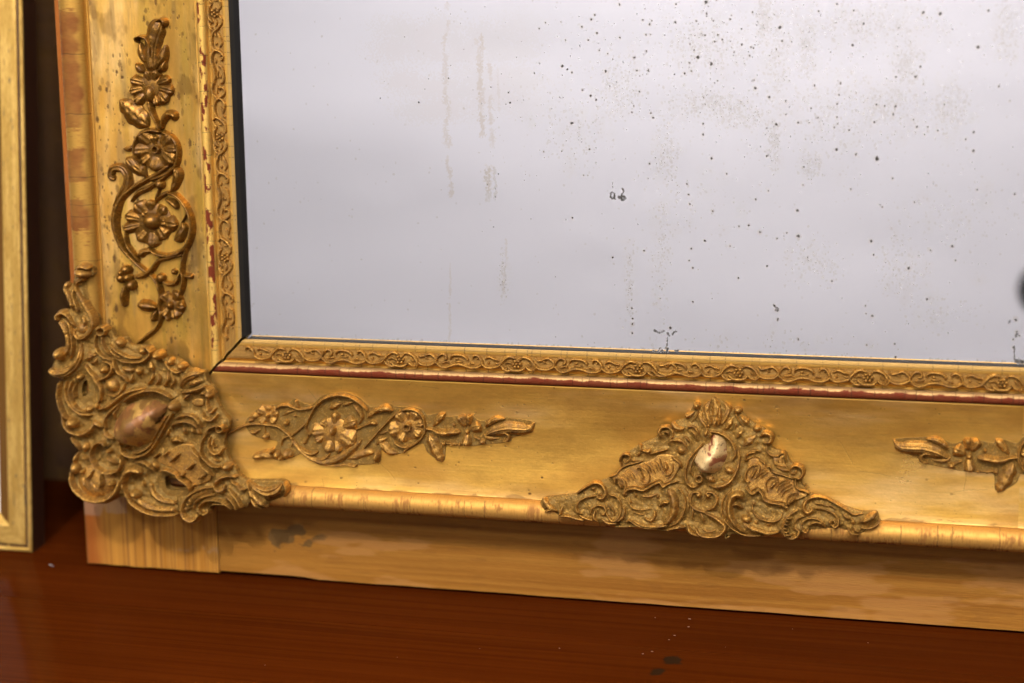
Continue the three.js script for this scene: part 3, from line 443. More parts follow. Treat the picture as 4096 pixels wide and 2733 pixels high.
function spray(xf, plateTop, label) {
  const G = group('floral_spray', mirror); G.userData.label = label;
  const K = carver(G, xf), s = K.s, d = K.d, g = (P) => K.g(P);
  s('stem',[[-22.9,-78.7],[-15.5,-75.9],[-7.2,-71.3],[2.4,-67.6],[11.1,-66.8],[19.8,-67.3],[26.6,-67.9],[32,-71.5],[36.8,-75.4],[38.5,-78.9]],[0.9,1,1,1.1,1.1,1.1,1.1,1,1,1],2.6);s('acanthus_leaf',[[37.3,-77.2],[40.8,-82.4],[46.8,-88],[54,-92.4],[63.1,-94.6],[71.7,-93.2],[80.4,-88.6],[87.2,-82.9],[92.2,-78.5],[95,-75.2]],[0.9,1.4,1.9,2.2,2.6,3.1,3.3,3,1.9,0.3],3.4,{p:'flute',n:2.5});s('acanthus_leaf',[[43.3,-83.4],[47.5,-86.2],[52.3,-88],[56.6,-87.8],[59.4,-85.9]],[0.7,1.5,1.6,1.5,0.9],3);
  s('acanthus_leaf',[[54,-92.4],[60.1,-93],[65.7,-90.9],[69.2,-87.1]],[0.9,1.2,1.4,0.6],2.8);s('acanthus_leaf',[[63.1,-95.5],[72.8,-96.7],[81.4,-95.4],[88.7,-96.2],[90.8,-94.6]],[0.9,1.2,1.1,1.4,0.5],2.4);s('leaf',[[82.7,-90.9],[90.7,-88.1],[98,-85.3],[104.7,-84.4]],[1.2,3,3.3,2.4],2.6,{p:'leaf'});
  d('bud',107.6,-87.5,2.5,4.8,6,8);s('tendril',[[56,-51.1],[50.5,-52.8],[44.9,-53.4],[40.1,-52.1],[35.2,-50.6],[29,-51.7],[25.8,-54.6],[26.2,-60.5],[25.2,-63.5]],[1,1,1.1,1,1,1,0.9,0.7,0.6],2.6);s('leaf',[[45.6,-52.8],[43.5,-49.3],[42.4,-46.1]],[0.9,1.2,1.4],2.6);
  s('scroll',[[54,-74],[50.8,-70],[50.3,-66.4],[52,-62.2],[54.6,-57.4],[57.8,-51.9],[62.2,-47],[67.8,-43.2],[74.6,-40.9],[81.8,-40.3],[88.4,-41.8],[94.3,-45.3],[98.4,-48.9],[101,-52.3]],[0.9,1,1.1,1,1,1.1,1.2,1.2,1.3,1.3,1.2,1.2,1.1,0.7],3.4);s('tendril',[[36.8,-75.4],[41.2,-72.2],[46.2,-68.1],[50.1,-64.1],[53.3,-59.8]],[0.9],2.4);s('bud',[[50.8,-68.8],[51.3,-73.5],[50.2,-77.1],[47.3,-81.1]],[0.7,0.9,1,1.8],2.8);
  s('tendril',[[38,-75.4],[33.7,-75.9],[30.5,-78.1],[28.8,-81.8],[29.4,-83.5]],[0.9,0.9,0.9,1.1,1],2.4);s('tendril',[[37.3,-77.8],[38.3,-81.3],[36.8,-84.1]],[0.5,0.6,0.6],2);s('petal',[[17.8,-58.7],[15,-57.5],[12.1,-56.2],[9.9,-55.2]],[1.8,3.8,4.5,2.9],3,{p:'petal'});
  s('petal',[[19.2,-58.2],[19.3,-55.9],[19.4,-53.4],[19.5,-51.6]],[1.7,3.5,4.2,2.7],3,{p:'petal'});s('petal',[[20.4,-58.8],[22.9,-57.8],[25.5,-56.8],[27.5,-56]],[1.9,4,4.7,3],3,{p:'petal'});s('petal',[[17.5,-60.9],[15.3,-62.8],[13,-65],[11.2,-66.5]],[1.6,3.4,4,2.6],3,{p:'petal'});
  s('petal',[[20,-60.5],[21.5,-62.5],[23.1,-64.5],[24.3,-66.1]],[1.7,3.6,4.2,2.7],3,{p:'petal'});d('petal_disc',19.2,-59.3,6.8,6.2,1.6,0);d('flower_centre',19.2,-59.3,2.2,2.2,4.4,0);
  s('leaf',[[11.4,-60.3],[7,-60.8],[1.9,-62.8]],[1.2,2.8,0.9],2.2,{p:'leaf'});d('bud',4.4,-63.9,2.7,1.7,3,-15);d('berry',33.8,-64.6,2.5,2.3,4,0);
  s('leaf',[[2.7,-73.5],[7.1,-73.8],[12.2,-70.7]],[1.3,1.6,0.5],2.6);s('tendril',[[15.4,-68.1],[16.1,-74.1]],[0.6],2);d('berry',16.3,-76.4,3.1,2.7,4,0);
  s('leaf',[[30.6,-59.7],[35.6,-56.2],[41.2,-54.7]],[0.5,1.2,0.5],2,{p:'leaf'});d('berry',41.1,-58.9,1.5,1.2,2,0);s('leaf',[[22.5,-92.3],[16.4,-90.8],[10.1,-92.3],[5.3,-93.8]],[2.2,3.4,2.8,2.2],4.5,{p:'leaf',l:2});
  d('berry',21.5,-87.5,2,2.2,5,0);d('berry',25.7,-90.6,3.2,3.6,5,0);d('berry',29,-93.1,2.2,2.1,5,0);
  d('berry',33.8,-89.6,3.7,4,5,0);d('berry',37.2,-89.7,2.1,2.5,4,0);s('petal',[[73.1,-65.9],[73.6,-61.8],[74.3,-57.5],[74.7,-54.2]],[1.6,3.4,4,2.5],4,{p:'petal'});
  s('petal',[[69.2,-66.7],[66.8,-65],[64.2,-63.1],[62.3,-61.7]],[1.7,3.5,4.1,2.7],4,{p:'petal'});s('petal',[[67.1,-69.6],[62.6,-69.9],[57.8,-70.3],[54.2,-70.5]],[2.6,5.4,6.4,4.1],4,{p:'petal'});s('petal',[[64.6,-73.8],[62.1,-75.2],[59.5,-76.7],[57.5,-77.8]],[1.4,3,3.5,2.2],4,{p:'petal'});
  s('petal',[[70.3,-75.6],[68.9,-79.3],[67.5,-83.3],[66.4,-86.3]],[2.2,4.6,5.4,3.5],4,{p:'petal'});s('petal',[[74,-75],[74.9,-78.9],[75.9,-83],[76.6,-86.1]],[1.4,3,3.5,2.3],4,{p:'petal'});s('petal',[[75.2,-70.6],[80.4,-73.4],[85.9,-76.3],[90,-78.5]],[3.5,7.4,8.7,5.6],4,{p:'petal'});
  s('petal',[[79.1,-66.1],[83.5,-64.1],[88,-62],[91.4,-60.4]],[2.2,4.7,5.5,3.5],4,{p:'petal'});d('petal_disc',72.7,-70.1,13.1,11.6,2,0);d('flower_centre',72.6,-68.6,2.9,4.8,6.5,5);
  s('leaf',[[69.1,-52],[74.3,-49.4],[80.1,-46.9]],[0.9,2.6,0.5],3,{p:'leaf'});s('leaf',[[80.1,-48.9],[84,-47.2],[90.1,-45.2]],[0.6,1.6,0.5],2.4,{p:'leaf'});s('leaf',[[89.1,-47.3],[92.9,-51.5],[95.8,-56],[95.1,-60.2],[92.3,-62.9]],[0.6,2.2,1.8,1.1,0.6],3);
  s('bud',[[90.1,-67.8],[96.2,-64.8],[101.7,-62.2],[104.7,-61.2],[107.9,-62.5]],[0.7,0.8,1.3,2.3,1.6],3.4);s('leaf',[[100,-57],[104.3,-53.9],[109.7,-50.7],[116.3,-49.5],[121.1,-51.1]],[1.4,1.8,2.2,2.9,1.6],4.2,{p:'leaf',l:2});s('stem',[[96.6,-81.9],[99.7,-78.7],[108.3,-68.9],[114.5,-62.2],[121.8,-54.8],[127.9,-50.5]],[0.6,0.8,0.8,0.8,0.9,0.8],2.8);
  s('scroll',[[121.4,-72.9],[122.8,-76.4],[127.2,-78.8],[132,-78.9],[138,-76.2],[143.4,-71.3],[146.2,-65.9],[146,-59.5],[144.6,-54.6],[140.9,-50.7],[135,-49],[127.9,-50.6]],[0.7,1,1,0.9,0.9,1,1,0.9,0.9,1,1,0.8],3);s('tendril',[[143.4,-71.3],[138,-76.2],[132.6,-79.4],[128,-84]],[0.7,0.9,0.9,1.1],2.6);s('petal',[[130.7,-60.5],[128.3,-57.7],[125.7,-54.7],[123.7,-52.5]],[2.2,4.6,5.4,3.5],4,{p:'petal'});
  s('petal',[[126.8,-64.7],[123.3,-65.7],[119.6,-66.7],[116.8,-67.4]],[2.8,5.9,7,4.5],4,{p:'petal'});s('petal',[[130.7,-66.8],[129,-69.7],[127.2,-72.7],[125.8,-74.9]],[2,4.2,4.9,3.2],4,{p:'petal'});s('petal',[[134.9,-59.8],[136.7,-56.7],[138.7,-53.5],[140.2,-51.1]],[2.3,4.9,5.8,3.7],3,{p:'petal'});
  s('petal',[[136.3,-62.2],[139.4,-61.4],[142.7,-60.5],[145.3,-59.9]],[1.7,3.6,4.2,2.7],3,{p:'petal'});s('petal',[[135.1,-64.8],[137.6,-66.8],[140.2,-68.9],[142.2,-70.6]],[1.9,4,4.7,3],3,{p:'petal'});s('petal',[[133,-60.2],[133.1,-57],[133.1,-53.7],[133.2,-51.2]],[1.2,2.6,3.1,2],3,{p:'petal'});
  d('petal_disc',132.9,-63.6,11.9,10.1,1.8,0);s('flower_centre',[[135.5,-62.9],[134.7,-64.8],[132.9,-65.6],[131,-64.9],[130.3,-63.2],[131.1,-61.3],[133,-60.5],[134.8,-61.1],[135.5,-62.9]],[1.3],4.6,{c:1});d('flower_centre',132.9,-63,1.8,1.8,3,0);
  s('leaf',[[108.4,-76.2],[113.5,-79.8],[118.1,-83.7],[124.1,-84.5]],[1.2,3.5,3,0.5],3.2,{p:'leaf'});s('leaf',[[106.3,-79],[110,-75.3],[115.4,-73.2]],[0.8,2.4,0.8],2.4,{p:'leaf'});s('tendril',[[109.5,-69.7],[115.8,-68]],[0.7],2);
  s('leaf',[[149.4,-68.1],[152.2,-74.3],[154.8,-80.6],[157.3,-85.7],[159.3,-89.7]],[1.8,5,4.7,3.4,1.1],4,{p:'leaf',l:3});d('berry',161,-74.7,2,1.8,3.2,0);d('berry',166.9,-76,1.3,0.9,2,0);
  s('tendril',[[161.6,-74.1],[166.9,-75],[171.6,-74.8]],[0.6],2);s('leaf',[[152.4,-62.1],[156.1,-57.6],[159.4,-53.9],[162.3,-51.5]],[0.8,2.5,2.7,0.8],3,{p:'leaf'});s('bud',[[145.9,-63.6],[151.8,-64.4],[156.5,-66],[161.8,-66.4],[167.7,-65.4],[174.1,-65.4]],[0.8,1.1,2.1,2.7,2.7,1.5],4.4);
  s('petal',[[178.7,-61.1],[177,-57.9],[175.2,-54.5],[173.8,-52]],[1.7,3.7,4.3,2.8],4.6,{p:'petal'});s('petal',[[180.5,-60.4],[180.8,-57.2],[181.1,-53.7],[181.3,-51.1]],[1.2,2.4,2.9,1.9],4.6,{p:'petal'});s('petal',[[181.5,-63.4],[184.6,-61.9],[187.9,-60.5],[190.3,-59.3]],[2,4.2,5,3.2],4.6,{p:'petal'});
  s('petal',[[179.9,-65.7],[179.3,-69.4],[178.6,-73.3],[178.1,-76.3]],[1.5,3.3,3.9,2.5],4.6,{p:'petal'});d('berry',173.2,-75.3,1.5,1.4,2.5,0);d('flower_centre',179.4,-64.8,2.3,2.3,3,0);
  d('berry',169,-59.8,1.4,1.4,2.2,0);d('berry',191.2,-72,2.6,2.1,3.4,0);s('tendril',[[184,-68.1],[187.4,-69.6],[190.9,-71.8]],[0.6],1.8);
  s('acanthus_leaf',[[193.3,-67],[202.6,-62.5],[211.3,-60.4],[219.9,-60.5],[226.8,-60.2],[231.9,-55.4]],[1.7,4.6,5.3,4.9,3.5,0.6],4.4,{p:'flute',n:3.5});s('acanthus_leaf',[[193.4,-60.7],[196.9,-57.1],[202.1,-53.9],[209,-53.3]],[0.9,2.1,2.3,0.8],3.2,{p:'flute',n:1.5});s('acanthus_leaf',[[202.6,-65.1],[209.5,-63.9],[212.2,-66.4],[210.6,-69.9],[207.1,-70.4]],[0.9,1.3,1.3,1.4,1.2],3.6);
  s('acanthus_leaf',[[192.1,-66.5],[196.7,-68.6],[204.3,-68.8]],[1.2,2,0.6],2.4,{p:'leaf'});g([[-1.3,-66.5],[7.8,-56.6],[17.9,-52],[35.3,-49.1],[40.9,-45],[46.3,-47.7],[54.8,-49.7],[63,-42.3],[74.6,-39.1],[84.3,-38.7],[93.8,-42.1],[102,-48.7],[111,-47.7],[119.4,-46.2],[122,-47.8],[135,-47.5],[143.9,-49.2],[147.9,-53.6],[159.7,-51],[163.2,-54.1],[172.5,-53],[180.7,-51.5],[189.9,-56.2],[202.7,-51.9],[214.2,-52.8],[230.2,-54.9],[225.6,-63.7],[214.6,-68.3],[211.7,-71.6],[195.5,-74.1],[182.7,-76.2],[170.4,-76.6],[162.2,-77.3],[160.8,-88.4],[153.2,-87.1],[146.7,-82.2],[143.3,-75.9],[129.5,-83.7],[119.9,-85.6],[110.4,-81.7],[109.3,-92.4],[91.7,-95.7],[70.4,-97.5],[57,-95.2],[46.1,-89.2],[37.4,-92.7],[27.4,-95.6],[18.8,-92.5],[25.4,-80.8],[11.9,-79],[2.1,-74.7]]);
  if (plateTop > 0) K.finish(plateTop, 1.6, 0.5);
}
const pb = (x, y) => PZ(-y);
spray({ map: (x, y) => [x, y], base: (x, y) => pb(x, y) + 0.4, off: 0, k: 1.45, wk: 1.12 }, 0.25, 'cast flower spray on the bottom rail, left of the cartouche');
spray({ map: (x, y) => [724.6 - x, y], base: (x, y) => pb(x, y) + 0.4, flip: true, off: 31, k: 1.45, wk: 1.12 }, 0.25, 'cast flower spray on the bottom rail, right of the cartouche');
{ const G = group('floral_spray', mirror); G.userData.label = 'dark cast flower spray climbing the side rail';
  const K = carver(G, { map: (x, y) => [x, y], base: (x) => PZ(-x), off: 57, k: 1.15, mat: M.ornDark }), s = K.s, d = K.d;
  s('acanthus_leaf',[[-63.6,205.1],[-65.6,211.8],[-65.1,220.9],[-62.7,230.1],[-59.1,238.3],[-55.2,242.8]],[4.6,7.2,6.8,7.7,7.7,4.1],5,{p:'flute',n:2.5});s('acanthus_leaf',[[-60.3,241.6],[-54.7,243.6],[-52.1,241.1],[-54.5,238.3]],[1.5,2.6,2.6,1.5],6);s('scroll',[[-75.8,226.4],[-76.6,229.8],[-71.9,231.1],[-67.4,228.9],[-65,222.6],[-65.4,214.3]],[1.7,2,2,2,1.8,0.9],6);
  s('acanthus_leaf',[[-74.4,226.8],[-73.4,219.3],[-70.2,211]],[2.2,4.4,2.8],4);s('acanthus_leaf',[[-52.4,225],[-56.1,215.9],[-62.1,207.6]],[2,5.1,2.2],5,{p:'leaf'});s('leaf',[[-78.5,211.8],[-75.9,207.6],[-71.5,204.3]],[1.9,3.9,1.9],4.5);
  s('leaf',[[-53.5,213.4],[-56.1,208.4],[-60.4,205.1]],[1.3,3.7,1.8],4.5);s('petal',[[-67,196],[-67.9,199.5],[-68.8,203.3],[-69.6,206.1]],[2.1,4.4,5.2,3.3],5,{p:'petal'});s('petal',[[-65.5,196.4],[-64,199.9],[-62.4,203.5],[-61.2,206.3]],[2.1,4.4,5.2,3.3],5,{p:'petal'});
  s('petal',[[-69.7,195],[-74.7,196.4],[-80,197.8],[-84,198.9]],[2.2,4.7,5.6,3.6],5,{p:'petal'});s('petal',[[-72.2,192.7],[-76.6,191.5],[-81.3,190.3],[-84.8,189.4]],[2.2,4.6,5.5,3.5],5,{p:'petal'});s('petal',[[-72.6,188.7],[-75.5,186.1],[-78.6,183.3],[-81,181.2]],[2.3,4.9,5.8,3.7],5,{p:'petal'});
  s('petal',[[-64.3,194.9],[-59.4,196.5],[-54.2,198.2],[-50.3,199.5]],[1.9,4,4.7,3],5,{p:'petal'});s('petal',[[-63.7,193.5],[-58.1,192.2],[-52.2,190.8],[-47.8,189.7]],[2.2,4.6,5.4,3.5],5,{p:'petal'});s('petal',[[-62.3,190.3],[-59.1,187.3],[-55.8,184.2],[-53.2,181.9]],[2.7,5.6,6.6,4.2],5,{p:'petal'});
  s('petal',[[-65,188.8],[-64,185.3],[-62.9,181.6],[-62.1,178.8]],[2.1,4.4,5.2,3.3],5,{p:'petal'});d('petal_disc',-66.6,193.4,11.1,10.2,2.6,0);d('bud',-68,187.5,5,7.2,6,0);
  s('stem',[[-69,183.3],[-67.6,174.8],[-64.3,167.2],[-61.7,159.6]],[3.3,3,2.6,2.2],4.4);s('leaf',[[-70,163.8],[-79,170.1],[-87,177.3],[-93.6,183.7]],[4.3,9.3,7.8,3.2],4.6,{p:'leaf',l:3});s('bud',[[-59.9,161.3],[-57.9,168.5],[-53.3,172.7],[-48.3,171.5],[-50.8,168.1]],[2,3.2,3.5,3.7,2],4.6);
  s('scroll',[[-60,159.2],[-69.7,160.3],[-78.8,156.1],[-82.8,148.4],[-82.2,138.2],[-75.7,128.8]],[1.7,2.4,2.5,2.5,2.5,1.9],4.4);s('scroll',[[-60,159.2],[-51,155.4],[-46.5,147.8],[-47,138.5],[-51.3,130.8],[-60.9,125.6],[-72.3,122]],[1.7,2.4,2.5,2.5,2.5,2.4,2],4.4);s('leaf',[[-82.4,150.2],[-86.9,146.3],[-92,146.2]],[1.7,2.4,1.9],4);
  s('petal',[[-67.5,145.8],[-73.6,145.3],[-80,144.8],[-84.8,144.5]],[2.9,6.2,7.3,4.7],5,{p:'petal'});s('petal',[[-67.4,148.7],[-71.4,152.3],[-75.7,156.2],[-78.9,159.1]],[3.3,6.9,8.1,5.2],5,{p:'petal'});s('petal',[[-64.7,147.5],[-65.3,150.9],[-66,154.4],[-66.5,157.1]],[2.4,5,5.9,3.8],5,{p:'petal'});
  s('petal',[[-62.5,147.7],[-58.5,151.1],[-54.2,154.8],[-51,157.6]],[3.4,7.2,8.5,5.4],5,{p:'petal'});s('petal',[[-61.8,146],[-56.4,146.1],[-50.6,146.1],[-46.3,146.1]],[2.4,5.1,6.1,3.9],5,{p:'petal'});s('petal',[[-62.2,144.5],[-57.6,141.5],[-52.8,138.3],[-49.2,135.9]],[3.3,7.1,8.3,5.4],5,{p:'petal'});
  s('petal',[[-65,143.3],[-66.1,138.3],[-67.2,132.9],[-68.1,128.8]],[3.8,8.1,9.5,6.1],5,{p:'petal'});s('petal',[[-69.1,142.3],[-72.3,139.8],[-75.7,137.1],[-78.3,135]],[2.3,5,5.8,3.8],5,{p:'petal'});d('petal_disc',-64.5,145.2,14.9,13,2.4,0);
  s('flower_centre',[[-61.2,146],[-62.1,144.2],[-64.1,143.5],[-66.1,144.2],[-66.8,146],[-65.9,147.8],[-63.9,148.6],[-61.9,147.8],[-61.2,146]],[1.7],6,{c:1});s('leaf',[[-90.5,139.8],[-86.1,134.7],[-79.3,130.1],[-74,124.6]],[2.8,5.8,6.2,1.9],4.6,{p:'leaf'});s('acanthus_leaf',[[-99.5,123.1],[-103.2,125.2],[-101.4,130.8],[-94.3,131.3],[-90,124.9],[-91.4,116.3],[-97.1,108.4],[-103.2,101.4]],[2.8,3.8,3.8,4,4.4,4.9,4.2,1.1],5.4,{p:'groove'});
  s('leaf',[[-88.1,140.4],[-82.9,132.7],[-75.9,125.1]],[3.8,6.2,2.3],4.6,{p:'leaf'});s('scroll',[[-54.9,133.8],[-66.4,126.4],[-78,120.7],[-86.7,115.5],[-94.6,109.3],[-99.7,100.6],[-102,90.1],[-100.9,79.6],[-97,69.2],[-90.7,61.5],[-82.6,53.8],[-75.3,48.7]],[1.7,2.4,2.8,2.9,3.3,4.1,4.3,3.7,3,2.6,2.4,1.9],5);s('tendril',[[-54.2,128.3],[-64.9,120.9],[-74.5,115.6],[-82.2,112.1],[-88.3,105.1]],[1.7,2.4,2.6,2.6,1.5],4.6);
  d('bud',-63.1,119,4.3,4.1,6,0);s('tendril',[[-63.2,117.5],[-66.4,109.7],[-67.6,104.5]],[1.5,1.9,1.1],4);s('leaf',[[-49.8,133],[-47.8,127.1],[-50.5,119.3],[-54.6,113.3]],[3.3,5,4.1,1.9],5.4,{p:'leaf'});
  s('scroll',[[-57.9,112.4],[-49.6,110.6],[-41.6,102.3],[-37.4,91.2],[-38,80.9],[-43.2,71.2],[-50.9,65.9],[-60.4,63.7],[-69.7,65.3],[-77,70.1]],[1.7,2.6,2.8,2.8,2.8,2.8,2.7,2.6,2.4,1.5],5);s('tendril',[[-68.5,105.4],[-61.7,110.6],[-54,114.2]],[1.3,2.2,1.7],4.4);s('bud',[[-60,108.1],[-53.6,105.1],[-48.7,100.5]],[1.9,3.7,2.6],5);
  s('petal',[[-74.8,93.9],[-78.4,97.8],[-82.3,101.8],[-85.2,104.8]],[3.3,7,8.3,5.3],5,{p:'petal'});s('petal',[[-71.6,95.8],[-71.8,99.9],[-72.1,104.2],[-72.3,107.5]],[2.6,5.4,6.4,4.1],5,{p:'petal'});s('petal',[[-77.5,91.3],[-83.2,92.4],[-89.3,93.5],[-93.9,94.3]],[2.4,5.1,6,3.9],5,{p:'petal'});
  s('petal',[[-77.8,88.5],[-84.2,86.9],[-90.9,85.2],[-96.1,83.9]],[2.2,4.5,5.4,3.4],5,{p:'petal'});s('petal',[[-75.4,85.1],[-78.5,81.4],[-81.7,77.4],[-84.2,74.4]],[2.9,6.1,7.2,4.6],5,{p:'petal'});s('petal',[[-71.4,85.7],[-71.8,80.1],[-72.1,74.1],[-72.3,69.5]],[3.1,6.6,7.8,5],5,{p:'petal'});
  s('petal',[[-68.8,87.4],[-65.6,83.8],[-62.2,80],[-59.6,77.1]],[3.2,6.7,7.9,5.1],5,{p:'petal'});s('petal',[[-67.9,89.9],[-61.5,89.3],[-54.8,88.7],[-49.7,88.2]],[2.8,5.8,6.9,4.4],5,{p:'petal'});s('petal',[[-69,92.4],[-65.7,95.7],[-62.2,99.2],[-59.6,101.9]],[2.7,5.7,6.7,4.3],5,{p:'petal'});
  s('petal',[[-72.3,91.4],[-74.6,93.8],[-77,96.3],[-78.9,98.3]],[2.3,4.8,5.7,3.7],5,{p:'petal'});s('petal',[[-69.3,90.1],[-65.5,90],[-61.5,89.8],[-58.5,89.7]],[2.2,4.6,5.4,3.5],5,{p:'petal'});d('petal_disc',-72.2,89.7,17.9,16,2.8,0);
  d('flower_centre',-71,90.6,7.9,7,9,0);s('leaf',[[-53.7,75.8],[-48.9,78.9],[-45.2,85.9],[-46.4,91.1]],[2.2,4.9,4.1,1.1],5,{p:'leaf'});s('tendril',[[-46,90.2],[-43.5,93.7],[-41.8,98]],[0.9,1.2,0.7],3);
  s('tendril',[[-93.7,85],[-93.4,73.7],[-90.4,67.6],[-83.8,58.6]],[1.5,2.4,2.5,1.7],4.4);s('bud',[[-73.4,67.1],[-79.1,66.6],[-84.5,62.9]],[1.7,3.2,3.8],4.6);s('tendril',[[-46.3,65.1],[-60.5,62],[-68.2,59.4],[-74.2,52.2],[-82,47.6],[-88.7,46.4]],[1.5,2.3,2.4,2.6,2.6,2.1],4.6);
  s('tendril',[[-42.2,71.3],[-46.3,61.6],[-48,52.9],[-47,46.8],[-48.6,38],[-52.7,30]],[1.7,2.4,2.4,2.5,2.4,1.5],4.6);s('leaf',[[-47.5,49.8],[-42.4,48.2],[-38.2,48.8]],[1.7,2.6,2.4],4.4);d('berry',-66.5,46.3,4.2,4,5,0);
  s('leaf',[[-65.2,44.1],[-60.6,41.6],[-53.9,43.1],[-50.3,50.2]],[1.5,2.3,2.5,1.3],4);d('berry',-54.9,51.4,2.8,2.6,4,0);d('berry',-94.6,52.2,4.8,4.4,6.5,0);
  d('berry',-98.8,45.5,4.4,4.4,6.5,0);d('berry',-93.5,46,4.2,4,6.5,0);d('berry',-91,39.9,4.4,4.6,6.5,0);
  d('berry',-98.1,49.9,3.4,3.4,6.5,0);s('leaf',[[-95.2,41.1],[-98,31.3],[-97.6,22.5]],[2.5,4,2.9],6);s('stem',[[-75.8,49.6],[-69.6,41.8],[-67.5,33.1],[-68.6,24.2],[-67.5,18.1],[-68.8,11.9]],[1.9,2.7,2.8,2.7,2.8,2.5],4.8);
  s('petal',[[-59.7,26.5],[-62.4,29],[-65.2,31.6],[-67.3,33.6]],[2.5,5.2,6.2,4],5.4,{p:'petal'});s('petal',[[-57.3,26.8],[-55.1,29.9],[-52.7,33.2],[-50.9,35.6]],[2.6,5.5,6.4,4.1],5.4,{p:'petal'});s('petal',[[-56.6,25.1],[-53,24.9],[-49.2,24.7],[-46.3,24.5]],[2.5,5.2,6.2,4],5.4,{p:'petal'});
  s('petal',[[-57.9,23.5],[-56.8,20.2],[-55.6,16.6],[-54.7,13.9]],[2.5,5.3,6.3,4.1],5.4,{p:'petal'});s('petal',[[-59.7,23.8],[-62.3,21],[-65,18],[-67.1,15.8]],[2.3,4.9,5.7,3.7],5.4,{p:'petal'});d('petal_disc',-58.2,25,9.4,8.5,3,0);
  d('flower_centre',-58.4,25.4,3.4,3.4,7,0);s('leaf',[[-70.1,22.9],[-78.6,23.8],[-87.1,24.8]],[2.1,5.1,4.4],5.6);s('bud',[[-71.2,20.6],[-73.8,16.1],[-75.3,11.2]],[1.5,3,4.4],5);
  s('bud',[[-63.8,17.3],[-61.2,12.1]],[1.9,3.6],5);s('stem',[[-66,20.6],[-68.6,12.4],[-72.2,6.2],[-79.5,0.4],[-89.2,-7.1]],[1.8,2,2,2.1,1.6],4.8);
}

